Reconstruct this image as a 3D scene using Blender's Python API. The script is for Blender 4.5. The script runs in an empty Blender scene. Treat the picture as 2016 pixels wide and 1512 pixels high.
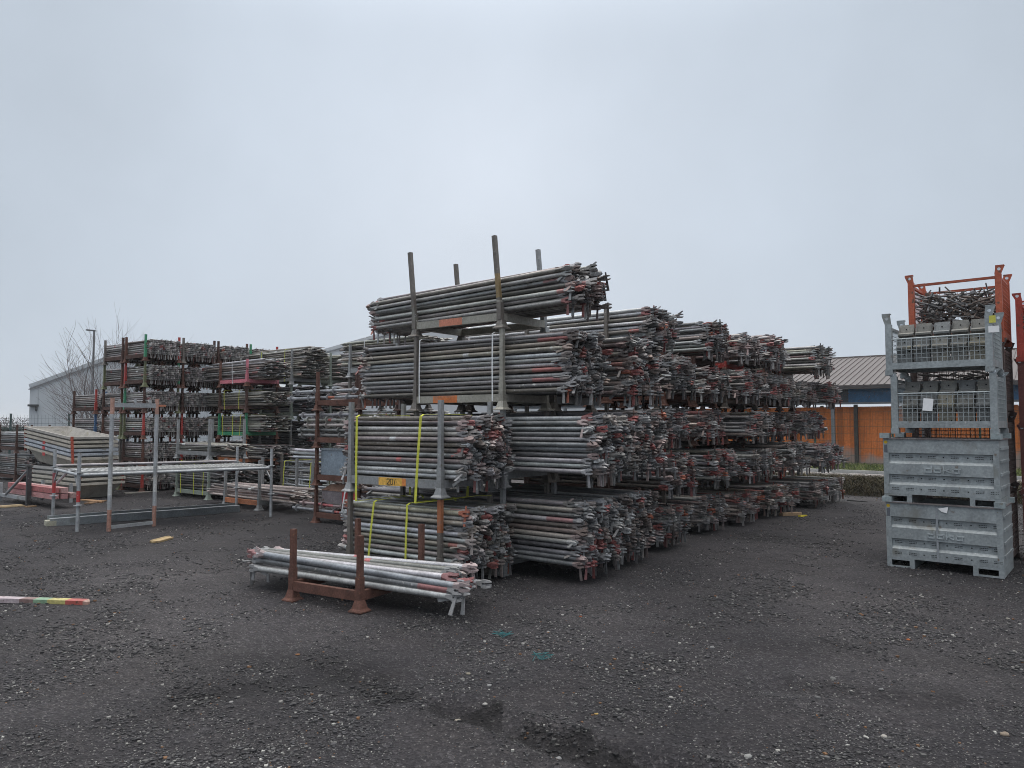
import bpy, math, random
import numpy as np
from mathutils import Matrix, Vector, Euler

rng = np.random.default_rng(7)
random.seed(7)
SC = bpy.context.scene
COL = SC.collection
R_ = math.radians

# ------------------------------------------------------------------ camera
CAM_H, FPX = 1.65, 1450.0
PITCH = math.atan(78.0 / FPX)
cd = bpy.data.cameras.new("camera"); cam = bpy.data.objects.new("camera", cd); COL.objects.link(cam)
cam.location = (0, 0, CAM_H); cam.rotation_euler = (math.pi / 2 + PITCH, 0, 0)
cd.sensor_width = 36.0; cd.lens = FPX / 2016.0 * 36.0; cd.clip_start = 0.05; cd.clip_end = 2000
SC.camera = cam

# ------------------------------------------------------------------ sky, sun, exposure
SUN_EL, SUN_AZ = R_(19.5), R_(-2.0)      # veiled sun, a little west of straight ahead
SUN_DIR = Vector((math.sin(SUN_AZ) * math.cos(SUN_EL), math.cos(SUN_AZ) * math.cos(SUN_EL), math.sin(SUN_EL)))
W = bpy.data.worlds.new("World"); SC.world = W; W.use_nodes = True
nt = W.node_tree; nt.nodes.clear()
def wn(t, **k):
    n = nt.nodes.new(t)
    for a, b in k.items(): setattr(n, a, b)
    return n
out = wn("ShaderNodeOutputWorld"); bg = wn("ShaderNodeBackground"); bg.inputs[1].default_value = 0.1
nt.links.new(bg.outputs[0], out.inputs[0])
sky = wn("ShaderNodeTexSky", sky_type='NISHITA', sun_disc=False, sun_elevation=SUN_EL, sun_rotation=SUN_AZ)
sky.air_density = 1.0; sky.dust_density = 1.0; sky.ozone_density = 1.5
tc = wn("ShaderNodeTexCoord")
dot = wn("ShaderNodeVectorMath", operation='DOT_PRODUCT'); dot.inputs[1].default_value = SUN_DIR
nt.links.new(tc.outputs['Generated'], dot.inputs[0])
def wmath(op, a, b=None, clamp=False):
    n = wn("ShaderNodeMath", operation=op, use_clamp=clamp)
    for i, v in enumerate((a, b)):
        if v is None: continue
        if isinstance(v, (int, float)): n.inputs[i].default_value = v
        else: nt.links.new(v, n.inputs[i])
    return n.outputs[0]
d0 = wmath('MAXIMUM', dot.outputs['Value'], 0.0)
glow = wmath('ADD', wmath('MULTIPLY', wmath('POWER', d0, 120.0), 0.055), wmath('MULTIPLY', wmath('POWER', d0, 9.0), 0.17))
sep = wn("ShaderNodeSeparateXYZ"); nt.links.new(tc.outputs['Generated'], sep.inputs[0])
zen = wn("ShaderNodeMapRange", interpolation_type='SMOOTHSTEP'); nt.links.new(sep.outputs[2], zen.inputs[0])
zen.inputs[1].default_value = 0.45; zen.inputs[2].default_value = 0.95; zen.inputs[3].default_value = 0.0; zen.inputs[4].default_value = 1.0
nz = wn("ShaderNodeTexNoise"); nz.inputs['Scale'].default_value = 2.3; nz.inputs['Detail'].default_value = 5.0; nz.inputs['Roughness'].default_value = .55
nt.links.new(tc.outputs['Generated'], nz.inputs['Vector'])
nzv = wmath('MULTIPLY', wmath('SUBTRACT', nz.outputs[0], 0.5), 0.30)
lum = wmath('ADD', wmath('ADD', wmath('ADD', 0.815, glow), nzv), wmath('MULTIPLY', zen.outputs[0], 3.0))
oc = wn("ShaderNodeMix", data_type='RGBA')                      # cloud colour: a little bluer low down
oc.inputs[6].default_value = (5.84, 6.62, 7.58, 1); oc.inputs[7].default_value = (6.30, 6.95, 7.90, 1)
hz = wn("ShaderNodeMapRange"); nt.links.new(glow, hz.inputs[0]); hz.inputs[1].default_value = 0.0; hz.inputs[2].default_value = 0.3
nt.links.new(hz.outputs[0], oc.inputs[0])
sc_ = wn("ShaderNodeVectorMath", operation='SCALE'); nt.links.new(lum, sc_.inputs['Scale'])
zc = wn("ShaderNodeMix", data_type='RGBA')                      # thinner, more neutral cloud overhead
nt.links.new(zen.outputs[0], zc.inputs[0]); nt.links.new(oc.outputs[2], zc.inputs[6]); zc.inputs[7].default_value = (7.2, 6.95, 6.75, 1)
nt.links.new(zc.outputs[2], sc_.inputs[0])
mx = wn("ShaderNodeMix", data_type='RGBA'); mx.inputs[0].default_value = 0.985
nt.links.new(sky.outputs[0], mx.inputs[6]); nt.links.new(sc_.outputs[0], mx.inputs[7])
nt.links.new(mx.outputs[2], bg.inputs[0])
sl = bpy.data.lights.new("sun", 'SUN'); sl.energy = 1.1; sl.angle = R_(25); sl.color = (1.0, 0.95, 0.88)
so = bpy.data.objects.new("sun", sl); COL.objects.link(so); so.rotation_euler = SUN_DIR.to_track_quat('Z', 'Y').to_euler()
SC.view_settings.view_transform = 'Standard'; SC.view_settings.look = 'None'
SC.cycles.filter_width = 0.95
SC.view_settings.exposure = 0.10; SC.view_settings.gamma = 1.0

# ------------------------------------------------------------------ mesh helpers
class MB:
    """collects faces with one tint per face; build() links them as one mesh object"""
    def __init__(s): s.V = []; s.F = []; s.T = []; s.S = []; s.n = 0
    def add(s, V, F, tint=(.5, .5, .5), smooth=False):
        V = np.asarray(V, float).reshape(-1, 3); s.V.append(V)
        groups = {}
        if isinstance(F, np.ndarray): groups = {F.shape[1]: F}
        else:
            for f in F: groups.setdefault(len(f), []).append(f)
        for k, g in groups.items():
            g = np.asarray(g, int); s.F.append(g + s.n)
            t = np.asarray(tint, float)
            if t.ndim == 1: t = np.tile(t[:3], (len(g), 1))
            s.T.append(t); s.S.append(np.full(len(g), bool(smooth)))
        s.n += len(V); return s
    def box(s, c, size, tint=(.5, .5, .5), rot=None):
        V = BOXV * np.asarray(size) * 0.5
        if rot is not None: V = V @ np.asarray(rot).T
        return s.add(V + np.asarray(c), BOXF, tint)
    def bar(s, p0, p1, w, h=None, tint=(.5, .5, .5), up=(0, 0, 1)):
        p0 = np.asarray(p0, float); p1 = np.asarray(p1, float); d = p1 - p0; L = np.linalg.norm(d)
        return s.box((p0 + p1) / 2, (L, w, h or w), tint, basis(d, up))
    def tube(s, p0, p1, r, tint=(.5, .5, .5), n=10, caps=True, r1=None):
        V, F = tube_vf(p0, p1, r, r if r1 is None else r1, n)
        s.add(V, F, tint, True)
        if caps: s.add(V[:n][::-1], [tuple(range(n))], tint); s.add(V[n:], [tuple(range(n))], tint)
        return s
    def mesh(s, name):
        me = bpy.data.meshes.new(name)
        V = np.concatenate(s.V); nl = sum(f.size for f in s.F); nf = sum(len(f) for f in s.F)
        me.vertices.add(len(V)); me.vertices.foreach_set('co', V.astype(np.float32).ravel())
        me.loops.add(nl); me.loops.foreach_set('vertex_index', np.concatenate([f.ravel() for f in s.F]).astype(np.int32))
        tot = np.concatenate([np.full(len(f), f.shape[1]) for f in s.F]); st = np.concatenate([[0], np.cumsum(tot)[:-1]])
        me.polygons.add(nf); me.polygons.foreach_set('loop_start', st.astype(np.int32))
        me.polygons.foreach_set('use_smooth', np.concatenate(s.S))
        me.update(calc_edges=True)
        a = me.attributes.new('tint', 'FLOAT_COLOR', 'FACE')
        a.data.foreach_set('color', np.concatenate([np.concatenate(s.T), np.ones((nf, 1))], 1).astype(np.float32).ravel())
        return me
    def build(s, name, mat, parent=None, loc=None, rot=None):
        return link(name, s.mesh(name), mat, parent, loc, rot)
BOXV = np.array([[x, y, z] for x in (-1, 1) for y in (-1, 1) for z in (-1, 1)], float)
BOXF = np.array([[0, 1, 3, 2], [4, 6, 7, 5], [0, 4, 5, 1], [2, 3, 7, 6], [0, 2, 6, 4], [1, 5, 7, 3]])
def basis(d, up=(0, 0, 1)):
    x = np.asarray(d, float); x = x / np.linalg.norm(x); u = np.asarray(up, float)
    if abs(x @ u) > .98: u = np.array([0, 1., 0])
    y = np.cross(u, x); y /= np.linalg.norm(y)
    return np.stack([x, y, np.cross(x, y)], 1)
def tube_vf(p0, p1, r0, r1, n):
    p0 = np.asarray(p0, float); p1 = np.asarray(p1, float); B = basis(p1 - p0)
    a = np.arange(n) * 2 * math.pi / n; ring = np.outer(np.cos(a), B[:, 1]) + np.outer(np.sin(a), B[:, 2])
    i = np.arange(n); j = (i + 1) % n
    return np.concatenate([p0 + ring * r0, p1 + ring * r1]), np.stack([i, j, j + n, i + n], 1)
def link(name, data, mat=None, parent=None, loc=None, rot=None):
    o = bpy.data.objects.new(name, data); COL.objects.link(o)
    if mat is not None and data is not None and not data.materials: data.materials.append(mat)
    if parent is not None: o.parent = parent
    if loc is not None: o.location = loc
    if rot is not None: o.rotation_euler = (0, 0, rot) if isinstance(rot, (int, float)) else rot
    return o
def tag(o, label, cat, group=None, kind=None):
    if label: o['label'] = label
    if cat: o['category'] = cat
    if group: o['group'] = group
    if kind: o['kind'] = kind
    return o
def thing(name, label, cat, loc=(0, 0, 0), rot=0, group=None):
    return tag(link(name, None, None, None, loc, rot), label, cat, group)
def copy_tree(o, parent=None):
    c = o.copy(); COL.objects.link(c)
    if parent is not None: c.parent = parent
    for ch in o.children: copy_tree(ch, c)
    return c
def gp(px, py, z=0.0):
    """a point of the plane at height z, by where the photograph shows it"""
    u = (px - 1008) / FPX; v = (756 - py) / FPX
    dx, dy, dz = u, math.cos(PITCH) - v * math.sin(PITCH), math.sin(PITCH) + v * math.cos(PITCH)
    k = (z - CAM_H) / dz
    return np.array([dx * k, dy * k, z])
def at(px, py, d):
    u = (px - 1008) / FPX; v = (756 - py) / FPX
    dx, dy, dz = u, math.cos(PITCH) - v * math.sin(PITCH), math.sin(PITCH) + v * math.cos(PITCH)
    return np.array([dx * d / dy, d, CAM_H + dz * d / dy])
YARD = R_(-37.7)
def ax(a): return np.array([math.cos(a), math.sin(a)]), np.array([-math.sin(a), math.cos(a)])
EX, EY = ax(YARD)                               # EX: along the tubes towards the viewer, EY: along the row
def off(p, x=0, y=0, a=YARD):
    X, Y = ax(a); q = np.asarray(p[:2]) + X * x + Y * y
    return (q[0], q[1])

# ------------------------------------------------------------------ materials
def mat(name, color=None, rough=.6, metal=0., spec=.4, n1=(8, .25), n2=(60, .15), bump=0., stain=None, coords='Object', rand=0.):
    m = bpy.data.materials.new(name); m.use_nodes = True; t = m.node_tree; b = t.nodes['Principled BSDF']
    L = t.links.new
    b.inputs['Roughness'].default_value = rough; b.inputs['Metallic'].default_value = metal; b.inputs['Specular IOR Level'].default_value = spec
    if color is None:
        a = t.nodes.new('ShaderNodeAttribute'); a.attribute_name = 'tint'; base = a.outputs['Color']
    else:
        a = t.nodes.new('ShaderNodeRGB'); a.outputs[0].default_value = (*color, 1); base = a.outputs[0]
    c = t.nodes.new('ShaderNodeTexCoord'); vec = c.outputs[coords]
    if rand:
        oi = t.nodes.new('ShaderNodeObjectInfo'); ad = t.nodes.new('ShaderNodeVectorMath'); ad.operation = 'ADD'
        mu = t.nodes.new('ShaderNodeMath'); mu.operation = 'MULTIPLY'; mu.inputs[1].default_value = 40.; L(oi.outputs['Random'], mu.inputs[0])
        L(vec, ad.inputs[0]); L(mu.outputs[0], ad.inputs[1]); vec = ad.outputs[0]
    def noise(scale, detail=4.):
        n = t.nodes.new('ShaderNodeTexNoise'); n.inputs['Scale'].default_value = scale; n.inputs['Detail'].default_value = detail; L(vec, n.inputs['Vector']); return n.outputs[0]
    def rng_(v, a0, a1, b0, b1):
        r = t.nodes.new('ShaderNodeMapRange'); L(v, r.inputs[0])
        for i, q in enumerate((a0, a1, b0, b1)): r.inputs[i + 1].default_value = q
        return r.outputs[0]
    last = None
    for sc, am in (n1, n2):
        v = noise(sc); f = rng_(v, .25, .75, 1 - am, 1 + am)
        s = t.nodes.new('ShaderNodeVectorMath'); s.operation = 'SCALE'; L(base, s.inputs[0]); L(f, s.inputs['Scale']); base = s.outputs[0]; last = v
    if stain:                                   # (scale, threshold, colour[, softness]): patches with a shape of their own
        for q in (stain if isinstance(stain, list) else [stain]):
            v = noise(q[0], 6.); f = rng_(v, q[1], q[1] + (q[3] if len(q) > 3 else .06), 0, 1)
            k = t.nodes.new('ShaderNodeMix'); k.data_type = 'RGBA'; L(f, k.inputs[0]); L(base, k.inputs[6]); k.inputs[7].default_value = (*q[2], 1); base = k.outputs[2]
    L(base, b.inputs['Base Color'])
    if bump:
        u = t.nodes.new('ShaderNodeBump'); u.inputs['Strength'].default_value = bump; u.inputs['Distance'].default_value = .01
        L(last, u.inputs['Height']); L(u.outputs[0], b.inputs['Normal'])
    return m
M = {}
M['tube'] = mat('weathered_tube', rough=.40, metal=.35, n1=(5, .30), n2=(45, .28), stain=[(22, .64, (.42, .42, .40), .10), (9, .66, (.10, .075, .06), .14)], rand=1)
M['cast'] = mat('cast_head', rough=.5, metal=.2, n1=(14, .22), n2=(90, .22), stain=(30, .68, (.16, .105, .08), .1), rand=1)
M['galv'] = mat('galvanised_steel', rough=.45, metal=.3, n1=(5, .22), n2=(38, .22), stain=[(4, .60, (.20, .20, .18), .16), (11, .66, (.17, .13, .10), .10), (26, .68, (.44, .45, .45), .06)], rand=1)
M['paint'] = mat('worn_paint', rough=.55, metal=.0, n1=(5, .22), n2=(40, .25), stain=[(14, .62, (.11, .062, .042), .06), (40, .68, (.25, .25, .24), .05)], rand=1)
M['rust'] = mat('rusty_steel', rough=.8, metal=.0, spec=.25, n1=(7, .32), n2=(55, .3), stain=[(9, .62, (.055, .032, .025), .12), (30, .67, (.22, .11, .06), .08)], rand=1)
M['strap'] = mat('woven_strap', rough=.7, n1=(9, .22), n2=(120, .2))
M['paper'] = mat('paper', rough=.8, n1=(4, .04), n2=(20, .03))
M['wood'] = mat('raw_wood', rough=.85, spec=.2, n1=(6, .2), n2=(70, .25), bump=.2)
M['dark'] = mat('dark_opening', (.012, .012, .013), rough=.9, spec=.1)
M['conc'] = mat('cement_steel', rough=.75, metal=.1, n1=(7, .2), n2=(60, .2), stain=[(8, .6, (.27, .25, .19), .15), (40, .67, (.12, .11, .1), .05)], rand=1)
M['grass'] = mat('grass_blades', rough=.8, spec=.2, n1=(1.5, .25), n2=(8, .2))
M['bark'] = mat('bark', rough=.9, spec=.2, n1=(10, .2), n2=(60, .2))
M['wire'] = mat('wire', rough=.6, metal=.2, n1=(3, .1), n2=(9, .1))
M['hall'] = mat('hall_cladding', rough=.5, spec=.3, n1=(.3, .05), n2=(3, .04))
M['stone'] = mat('gravel_stone', rough=.9, spec=.25, n1=(60, .15), n2=(200, .2))
M['pave'] = mat('paver', rough=.85, spec=.2, n1=(3, .2), n2=(14, .2))

# ------------------------------------------------------------------ ground
def gheight(x, y):
    f = np.clip((30 - np.hypot(x, y)) / 15, 0, 1)
    h = .010 * np.sin(x * 1.3 + .6 * np.sin(y * .9)) * np.sin(y * 1.1 + 1.2) + .006 * np.sin(x * 4.1 + y * 2.3) * np.sin(y * 3.7 - x) + .004 * np.sin(x * 9.3 - y * 7.1) * np.sin(y * 11.3 + x * 5)
    # two shallow wheel ruts and a scraped hollow before the viewer
    for (ax0, ay0, ax1, ay1, wd, dp) in ((-.35, 4.32, 1.0, 3.40, .10, .06), (1.6, 4.7, 2.7, 4.3, .10, .02), (-1.9, 4.6, -1.0, 4.9, .12, .02)):
        dx, dy = ax1 - ax0, ay1 - ay0; t = np.clip(((x - ax0) * dx + (y - ay0) * dy) / (dx * dx + dy * dy), 0, 1)
        d = np.hypot(x - ax0 - t * dx, y - ay0 - t * dy + .05 * np.sin(x * 6))
        h = h - dp * np.exp(-(d / wd) ** 2) + .45 * dp * np.exp(-((d - 2.0 * wd) / (.7 * wd)) ** 2)
    return h * f
def damp(x, y):
    """damp churned gravel is darker, dry worn lanes paler: 1 = ordinary"""
    w = np.ones_like(x)
    for (ax0, ay0, ax1, ay1, wd, k) in ((-.8, 4.6, -.15, 4.25, .09, .42), (-.25, 4.25, .95, 3.42, .105, .6), (1.9, 4.75, 2.6, 4.5, .11, .25), (-2.0, 4.55, -.9, 4.9, .18, .35), (-2.4, 5.4, -1.2, 5.2, .22, .25), (2.2, 5.6, 3.6, 5.0, .25, .22), (.2, 5.9, 1.6, 5.3, .3, -.22), (-4.5, 8.2, -1.6, 6.2, .55, -.22), (1.2, 7.4, 3.6, 9.6, .8, -.12)):
        dx, dy = ax1 - ax0, ay1 - ay0; t = np.clip(((x - ax0) * dx + (y - ay0) * dy) / (dx * dx + dy * dy), 0, 1)
        d = np.hypot(x - ax0 - t * dx, y - ay0 - t * dy) + .05 * np.sin(x * 7.3 + 2 * np.sin(y * 5.1)) + .04 * np.sin(x * 17 - y * 13) + .03 * np.sin(x * 37 + y * 29)
        w = w - k * np.exp(-np.clip(d / wd, 0, 4) ** (3 if k > .4 else 2))
    return np.clip(w * (1 + .10 * np.sin(x * 1.7 + y) * np.sin(y * 2.1 - .5 * x)), .3, 1.5)
def ground_mat():
    m = bpy.data.materials.new('dark_gravel'); m.use_nodes = True; t = m.node_tree; b = t.nodes['Principled BSDF']; L = t.links.new
    b.inputs['Roughness'].default_value = .9; b.inputs['Specular IOR Level'].default_value = .25
    c = t.nodes.new('ShaderNodeTexCoord'); vec = c.outputs['Object']
    def noise(s, d=5.):
        n = t.nodes.new('ShaderNodeTexNoise'); n.inputs['Scale'].default_value = s; n.inputs['Detail'].default_value = d; L(vec, n.inputs['Vector']); return n.outputs[0]
    def ramp(v, pts):
        r = t.nodes.new('ShaderNodeValToRGB'); L(v, r.inputs[0]); e = r.color_ramp.elements
        while len(e) < len(pts): e.new(.5)
        for q, (p, col) in zip(e, pts): q.position = p; q.color = (*col, 1)
        return r.outputs[0]
    def mixc(f, a, bb, mode='MIX'):
        k = t.nodes.new('ShaderNodeMix'); k.data_type = 'RGBA'; k.blend_type = mode
        for i, v in ((0, f), (6, a), (7, bb)):
            if isinstance(v, (int, float)): k.inputs[i].default_value = v
            elif isinstance(v, tuple): k.inputs[i].default_value = (*v, 1)
            else: L(v, k.inputs[i])
        return k.outputs[2]
    base = ramp(noise(.45), [(.32, (.0175, .0167, .0190)), (.5, (.0290, .0275, .0302)), (.68, (.050, .0470, .0490))])
    base = mixc(ramp(noise(1.7), [(.42, (0, 0, 0)), (.7, (.55, .55, .55))]), base, (.032, .0290, .0300))
    v1 = t.nodes.new('ShaderNodeTexVoronoi'); v1.inputs['Scale'].default_value = 48.; L(vec, v1.inputs['Vector'])
    s1 = t.nodes.new('ShaderNodeSeparateColor'); L(v1.outputs['Color'], s1.inputs[0])
    base = mixc(.75, base, ramp(s1.outputs[0], [(0, (.35, .35, .36)), (.6, (.52, .51, .52)), (.9, (.75, .73, .7)), (.975, (1, 1, 1))]), 'OVERLAY')
    v2 = t.nodes.new('ShaderNodeTexVoronoi'); v2.inputs['Scale'].default_value = 120.; L(vec, v2.inputs['Vector'])
    s2 = t.nodes.new('ShaderNodeSeparateColor'); L(v2.outputs['Color'], s2.inputs[0])
    base = mixc(.6, base, ramp(s2.outputs[1], [(0, (.3, .3, .3)), (.7, (.55, .55, .55)), (.97, (.9, .9, .88))]), 'OVERLAY')
    base = mixc(ramp(s2.outputs[2], [(.958, (0, 0, 0)), (.985, (.8, .8, .8))]), base, (.17, .167, .16))
    at_ = t.nodes.new('ShaderNodeAttribute'); at_.attribute_name = 'tint'; base = mixc(1.0, base, at_.outputs['Color'], 'MULTIPLY')
    L(base, b.inputs['Base Color'])
    hm = t.nodes.new('ShaderNodeMath'); hm.operation = 'ADD'; L(v1.outputs['Distance'], hm.inputs[0]); L(noise(90., 3.), hm.inputs[1])
    u = t.nodes.new('ShaderNodeBump'); u.inputs['Strength'].default_value = .8; u.inputs['Distance'].default_value = .012
    L(hm.outputs[0], u.inputs['Height']); L(u.outputs[0], b.inputs['Normal'])
    return m
def make_ground():
    xs = np.unique(np.concatenate([np.linspace(-900, -16, 14), np.linspace(-16, -5, 60), np.linspace(-5, 7, 200), np.linspace(7, 16, 40), np.linspace(16, 900, 14)]))
    ys = np.unique(np.concatenate([np.linspace(-200, 0, 5), np.linspace(0, 2.5, 10), np.linspace(2.5, 9, 160), np.linspace(9, 24, 110), np.linspace(24, 1600, 24)]))
    X, Y = np.meshgrid(xs, ys); Z = gheight(X, Y); nx = len(xs); ny = len(ys)
    i, j = np.meshgrid(np.arange(nx - 1), np.arange(ny - 1)); a = (j * nx + i).ravel()
    cx, cy = (X[:-1, :-1] + X[1:, 1:]).ravel() / 2, (Y[:-1, :-1] + Y[1:, 1:]).ravel() / 2
    w = damp(cx, cy)
    mb = MB(); mb.add(np.stack([X.ravel(), Y.ravel(), Z.ravel()], 1), np.stack([a, a + 1, a + nx + 1, a + nx], 1), np.stack([w, w, w], 1), True)
    o = mb.build('ground', ground_mat()); o['kind'] = 'structure'
make_ground()
def make_gravel(n=240000):
    d = np.exp(rng.uniform(math.log(3.1), math.log(19), n)); u = rng.uniform(-.76, .76, n); x = u * d; y = d
    cl = np.sin(x * 1.9 + 1 + .8 * np.sin(y * 2.3)) * np.sin(y * 1.4 + .7 * np.sin(x * 1.1)) + .7 * np.sin(x * 4.7 - y * 3.1 + np.sin(x * 2 + y * 5)) + .4 * np.sin(x * 11 + y * 9)
    keep = rng.random(n) < np.clip(.45 + .45 * cl, .06, 1); x, y, d = x[keep], y[keep], d[keep]; n = len(x)
    s = np.clip(.0033 * np.exp(rng.normal(0, .50, n)), .0020, .016) * np.clip(d / 5, .9, 1.35)
    dm = damp(x, y); s = s * np.where(dm < .7, 1.7, 1.0) * np.clip(1 + .30 * cl[keep], .6, 1.5); s = np.minimum(s, .013 + .010 * (rng.random(n) < .02))
    p = rng.random(n) * np.clip(1.02 + .03 * cl[keep], .9, 1.0); g = rng.uniform(.030, .068, n); T = np.stack([g, g * .98, g * 1.03], 1)
    mid = p > .72; gm = rng.uniform(.06, .13, n); T[mid] = np.stack([gm, gm * .98, gm * .96], 1)[mid]
    lt = p > .925; gl = rng.uniform(.17, .36, n); T[lt] = np.stack([gl, gl * .98, gl * .92], 1)[lt]
    br = (p > .71) & (p < .72); T[br] = (.16, .09, .05)
    s[lt] *= .85
    T = T * np.clip(damp(x, y), .45, 1.2)[:, None]
    V = BOXV[None] * s[:, None, None] * rng.uniform(.55, 1.0, (n, 8, 1)) * np.stack([rng.uniform(.8, 1.25, n), rng.uniform(.75, 1.1, n), rng.uniform(.55, .95, n)], 1)[:, None, :]
    a = rng.uniform(0, 6.28, n); ca, sa = np.cos(a)[:, None], np.sin(a)[:, None]
    Vx = V[:, :, 0] * ca - V[:, :, 1] * sa; Vy = V[:, :, 0] * sa + V[:, :, 1] * ca
    V = np.stack([Vx + x[:, None], Vy + y[:, None], V[:, :, 2] + (gheight(x, y) + s * .15)[:, None]], 2)
    F = (BOXF[None] + (np.arange(n) * 8)[:, None, None]).reshape(-1, 4)
    mb = MB(); mb.add(V.reshape(-1, 3), F, np.repeat(T, 6, 0))
    o = mb.build('gravel', M['stone']); tag(o, 'loose dark gravel with pale pebbles strewn over the yard', 'gravel', None, 'stuff')
make_gravel()

# ------------------------------------------------------------------ tubes: specs first, meshes at the end
def ringV(pts): return np.array(pts, float)
def _head():
    """cast wedge head along +x: neck, two jaws that taper to a rounded tip with a slot between"""
    mb = MB(); n = 8; a = (np.arange(n) + .5) * 2 * math.pi / n
    r0 = np.stack([np.full(n, -.012), .0255 * np.cos(a), .0255 * np.sin(a)], 1)
    r1 = np.stack([np.full(n, .045), .024 * np.sign(np.cos(a)) * np.abs(np.cos(a)) ** .4, .031 * np.sign(np.sin(a)) * np.abs(np.sin(a)) ** .4], 1)
    i = np.arange(n); j = (i + 1) % n
    mb.add(np.concatenate([r0, r1]), np.stack([i, j, j + n, i + n], 1)); mb.add(r1, [(0, 1, 6, 7), (1, 2, 5, 6), (2, 3, 4, 5)])
    for s in (1, -1):
        pl = [(.040, -.024), (.080, -.023), (.108, -.011), (.108, .011), (.080, .023), (.040, .024)]
        zo = [.031, .030, .022, .022, .030, .031]; zi = [.006, .009, .012, .012, .009, .006]
        V = [(x, y, s * z) for (x, y), z in zip(pl, zo)] + [(x, y, s * z) for (x, y), z in zip(pl, zi)]
        F = [(0, 1, 4, 5), (1, 2, 3, 4), (6, 11, 10, 7), (7, 10, 9, 8)] + [(k, k + 6, (k + 1) % 6 + 6, (k + 1) % 6) for k in range(6)]
        if s < 0: F = [f[::-1] for f in F]
        mb.add(V, F)
    return np.concatenate(mb.V), np.concatenate(mb.F)
HV, HF = _head()
WV = np.array([[x * (.008 if z > 0 else .0155), y * .0035, z] for z in (.050, -.155) for x in (-1, 1) for y in (-1, 1)], float)
WF = np.array([[0, 1, 3, 2], [4, 6, 7, 5], [0, 4, 5, 1], [2, 3, 7, 6], [0, 2, 6, 4], [1, 5, 7, 3]])
def _brace_end():
    n = 8; a = (np.arange(n) + .5) * 2 * math.pi / n
    rows = [(-.005, 1, 1), (.05, 1.08, .62), (.10, 1.15, .24), (.15, .95, .2)]
    V = np.concatenate([np.stack([np.full(n, x), .024 * sy * np.cos(a), .024 * sz * np.sin(a)], 1) for x, sy, sz in rows])
    i = np.arange(n); j = (i + 1) % n
    F = np.concatenate([np.stack([i, j, j + n, i + n], 1) + k * n for k in range(3)] + [np.array([[0, 1, 6, 7], [1, 2, 5, 6], [2, 3, 4, 5]]) + 3 * n])
    return V, F
EVV, EFF = _brace_end()
def rollm(a):
    c, s = math.cos(a), math.sin(a); return np.array([[1, 0, 0], [0, c, -s], [0, s, c]])
FLIP = np.diag([-1., -1., 1.])
SPEC = []
HEADT = [(.24, .245, .255), (.32, .325, .33), (.17, .17, .175), (.27, .24, .225), (.38, .385, .385), (.22, .17, .15), (.13, .13, .135), (.30, .22, .21)]
RED = (.30, .085, .08); ORANGE = (.36, .13, .085)
ORD = ['bottom', 'second', 'third', 'fourth', 'fifth', 'sixth', 'seventh', 'eighth', 'ninth', 'tenth', 'eleventh', 'twelfth', 'thirteenth', 'fourteenth', 'fifteenth', 'sixteenth', 'seventeenth', 'eighteenth', 'nineteenth', 'twentieth']
ORD1 = ['first'] + ORD[1:]
def pick(pal):
    c = np.array(pal[rng.integers(len(pal))]); c = c * .72 + c.mean() * .28
    return c * np.array((1.02, 1.01, 1.01)) * (rng.uniform(.40, .70) if rng.random() < .34 else rng.uniform(.80, 1.30)) * rng.uniform(.96, 1.04, 3)
def tname(c):
    c = np.asarray(c); m = c.mean() * .9
    if c[0] > 2.2 * c[1]: return 'rusty red'
    if c[0] > 1.25 * c[2]: return 'brown' if m < .17 else 'tan'
    if c[2] > 1.17 * c[0]: return 'bluish grey'
    return 'blackened' if m < .10 else 'dark grey' if m < .18 else 'grey' if m < .29 else 'pale grey'
PAL = dict(
    grey=[(.36, .375, .385), (.30, .31, .32), (.42, .43, .435), (.24, .245, .25), (.33, .34, .36), (.34, .31, .285)],
    mixed=[(.33, .345, .35), (.27, .275, .28), (.20, .20, .20), (.30, .265, .225), (.37, .375, .38), (.25, .215, .185), (.16, .155, .155), (.30, .235, .215)],
    brown=[(.26, .24, .22), (.22, .205, .195), (.31, .30, .29), (.18, .14, .12), (.28, .275, .27), (.12, .115, .115), (.33, .325, .31), (.25, .12, .11)],
    dark=[(.19, .195, .205), (.24, .245, .255), (.14, .14, .15), (.29, .295, .30), (.21, .195, .185), (.25, .20, .185)],
    pale=[(.50, .51, .51), (.45, .47, .49), (.55, .55, .525), (.42, .45, .49)],
    green=[(.28, .30, .275), (.34, .35, .32), (.22, .245, .215), (.37, .36, .30), (.31, .305, .29), (.37, .25, .225)],
    pink=[(.38, .29, .265), (.42, .34, .31), (.33, .25, .23), (.31, .28, .265)],
    blue=[(.095, .102, .122), (.13, .138, .16), (.08, .084, .098), (.17, .175, .185)],
    rack=[(.33, .305, .295), (.27, .255, .25), (.22, .20, .195), (.36, .34, .33), (.29, .24, .22)],
    tan=[(.33, .32, .275), (.28, .275, .25), (.37, .36, .335), (.24, .225, .185), (.30, .28, .215), (.20, .19, .18)])
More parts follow.
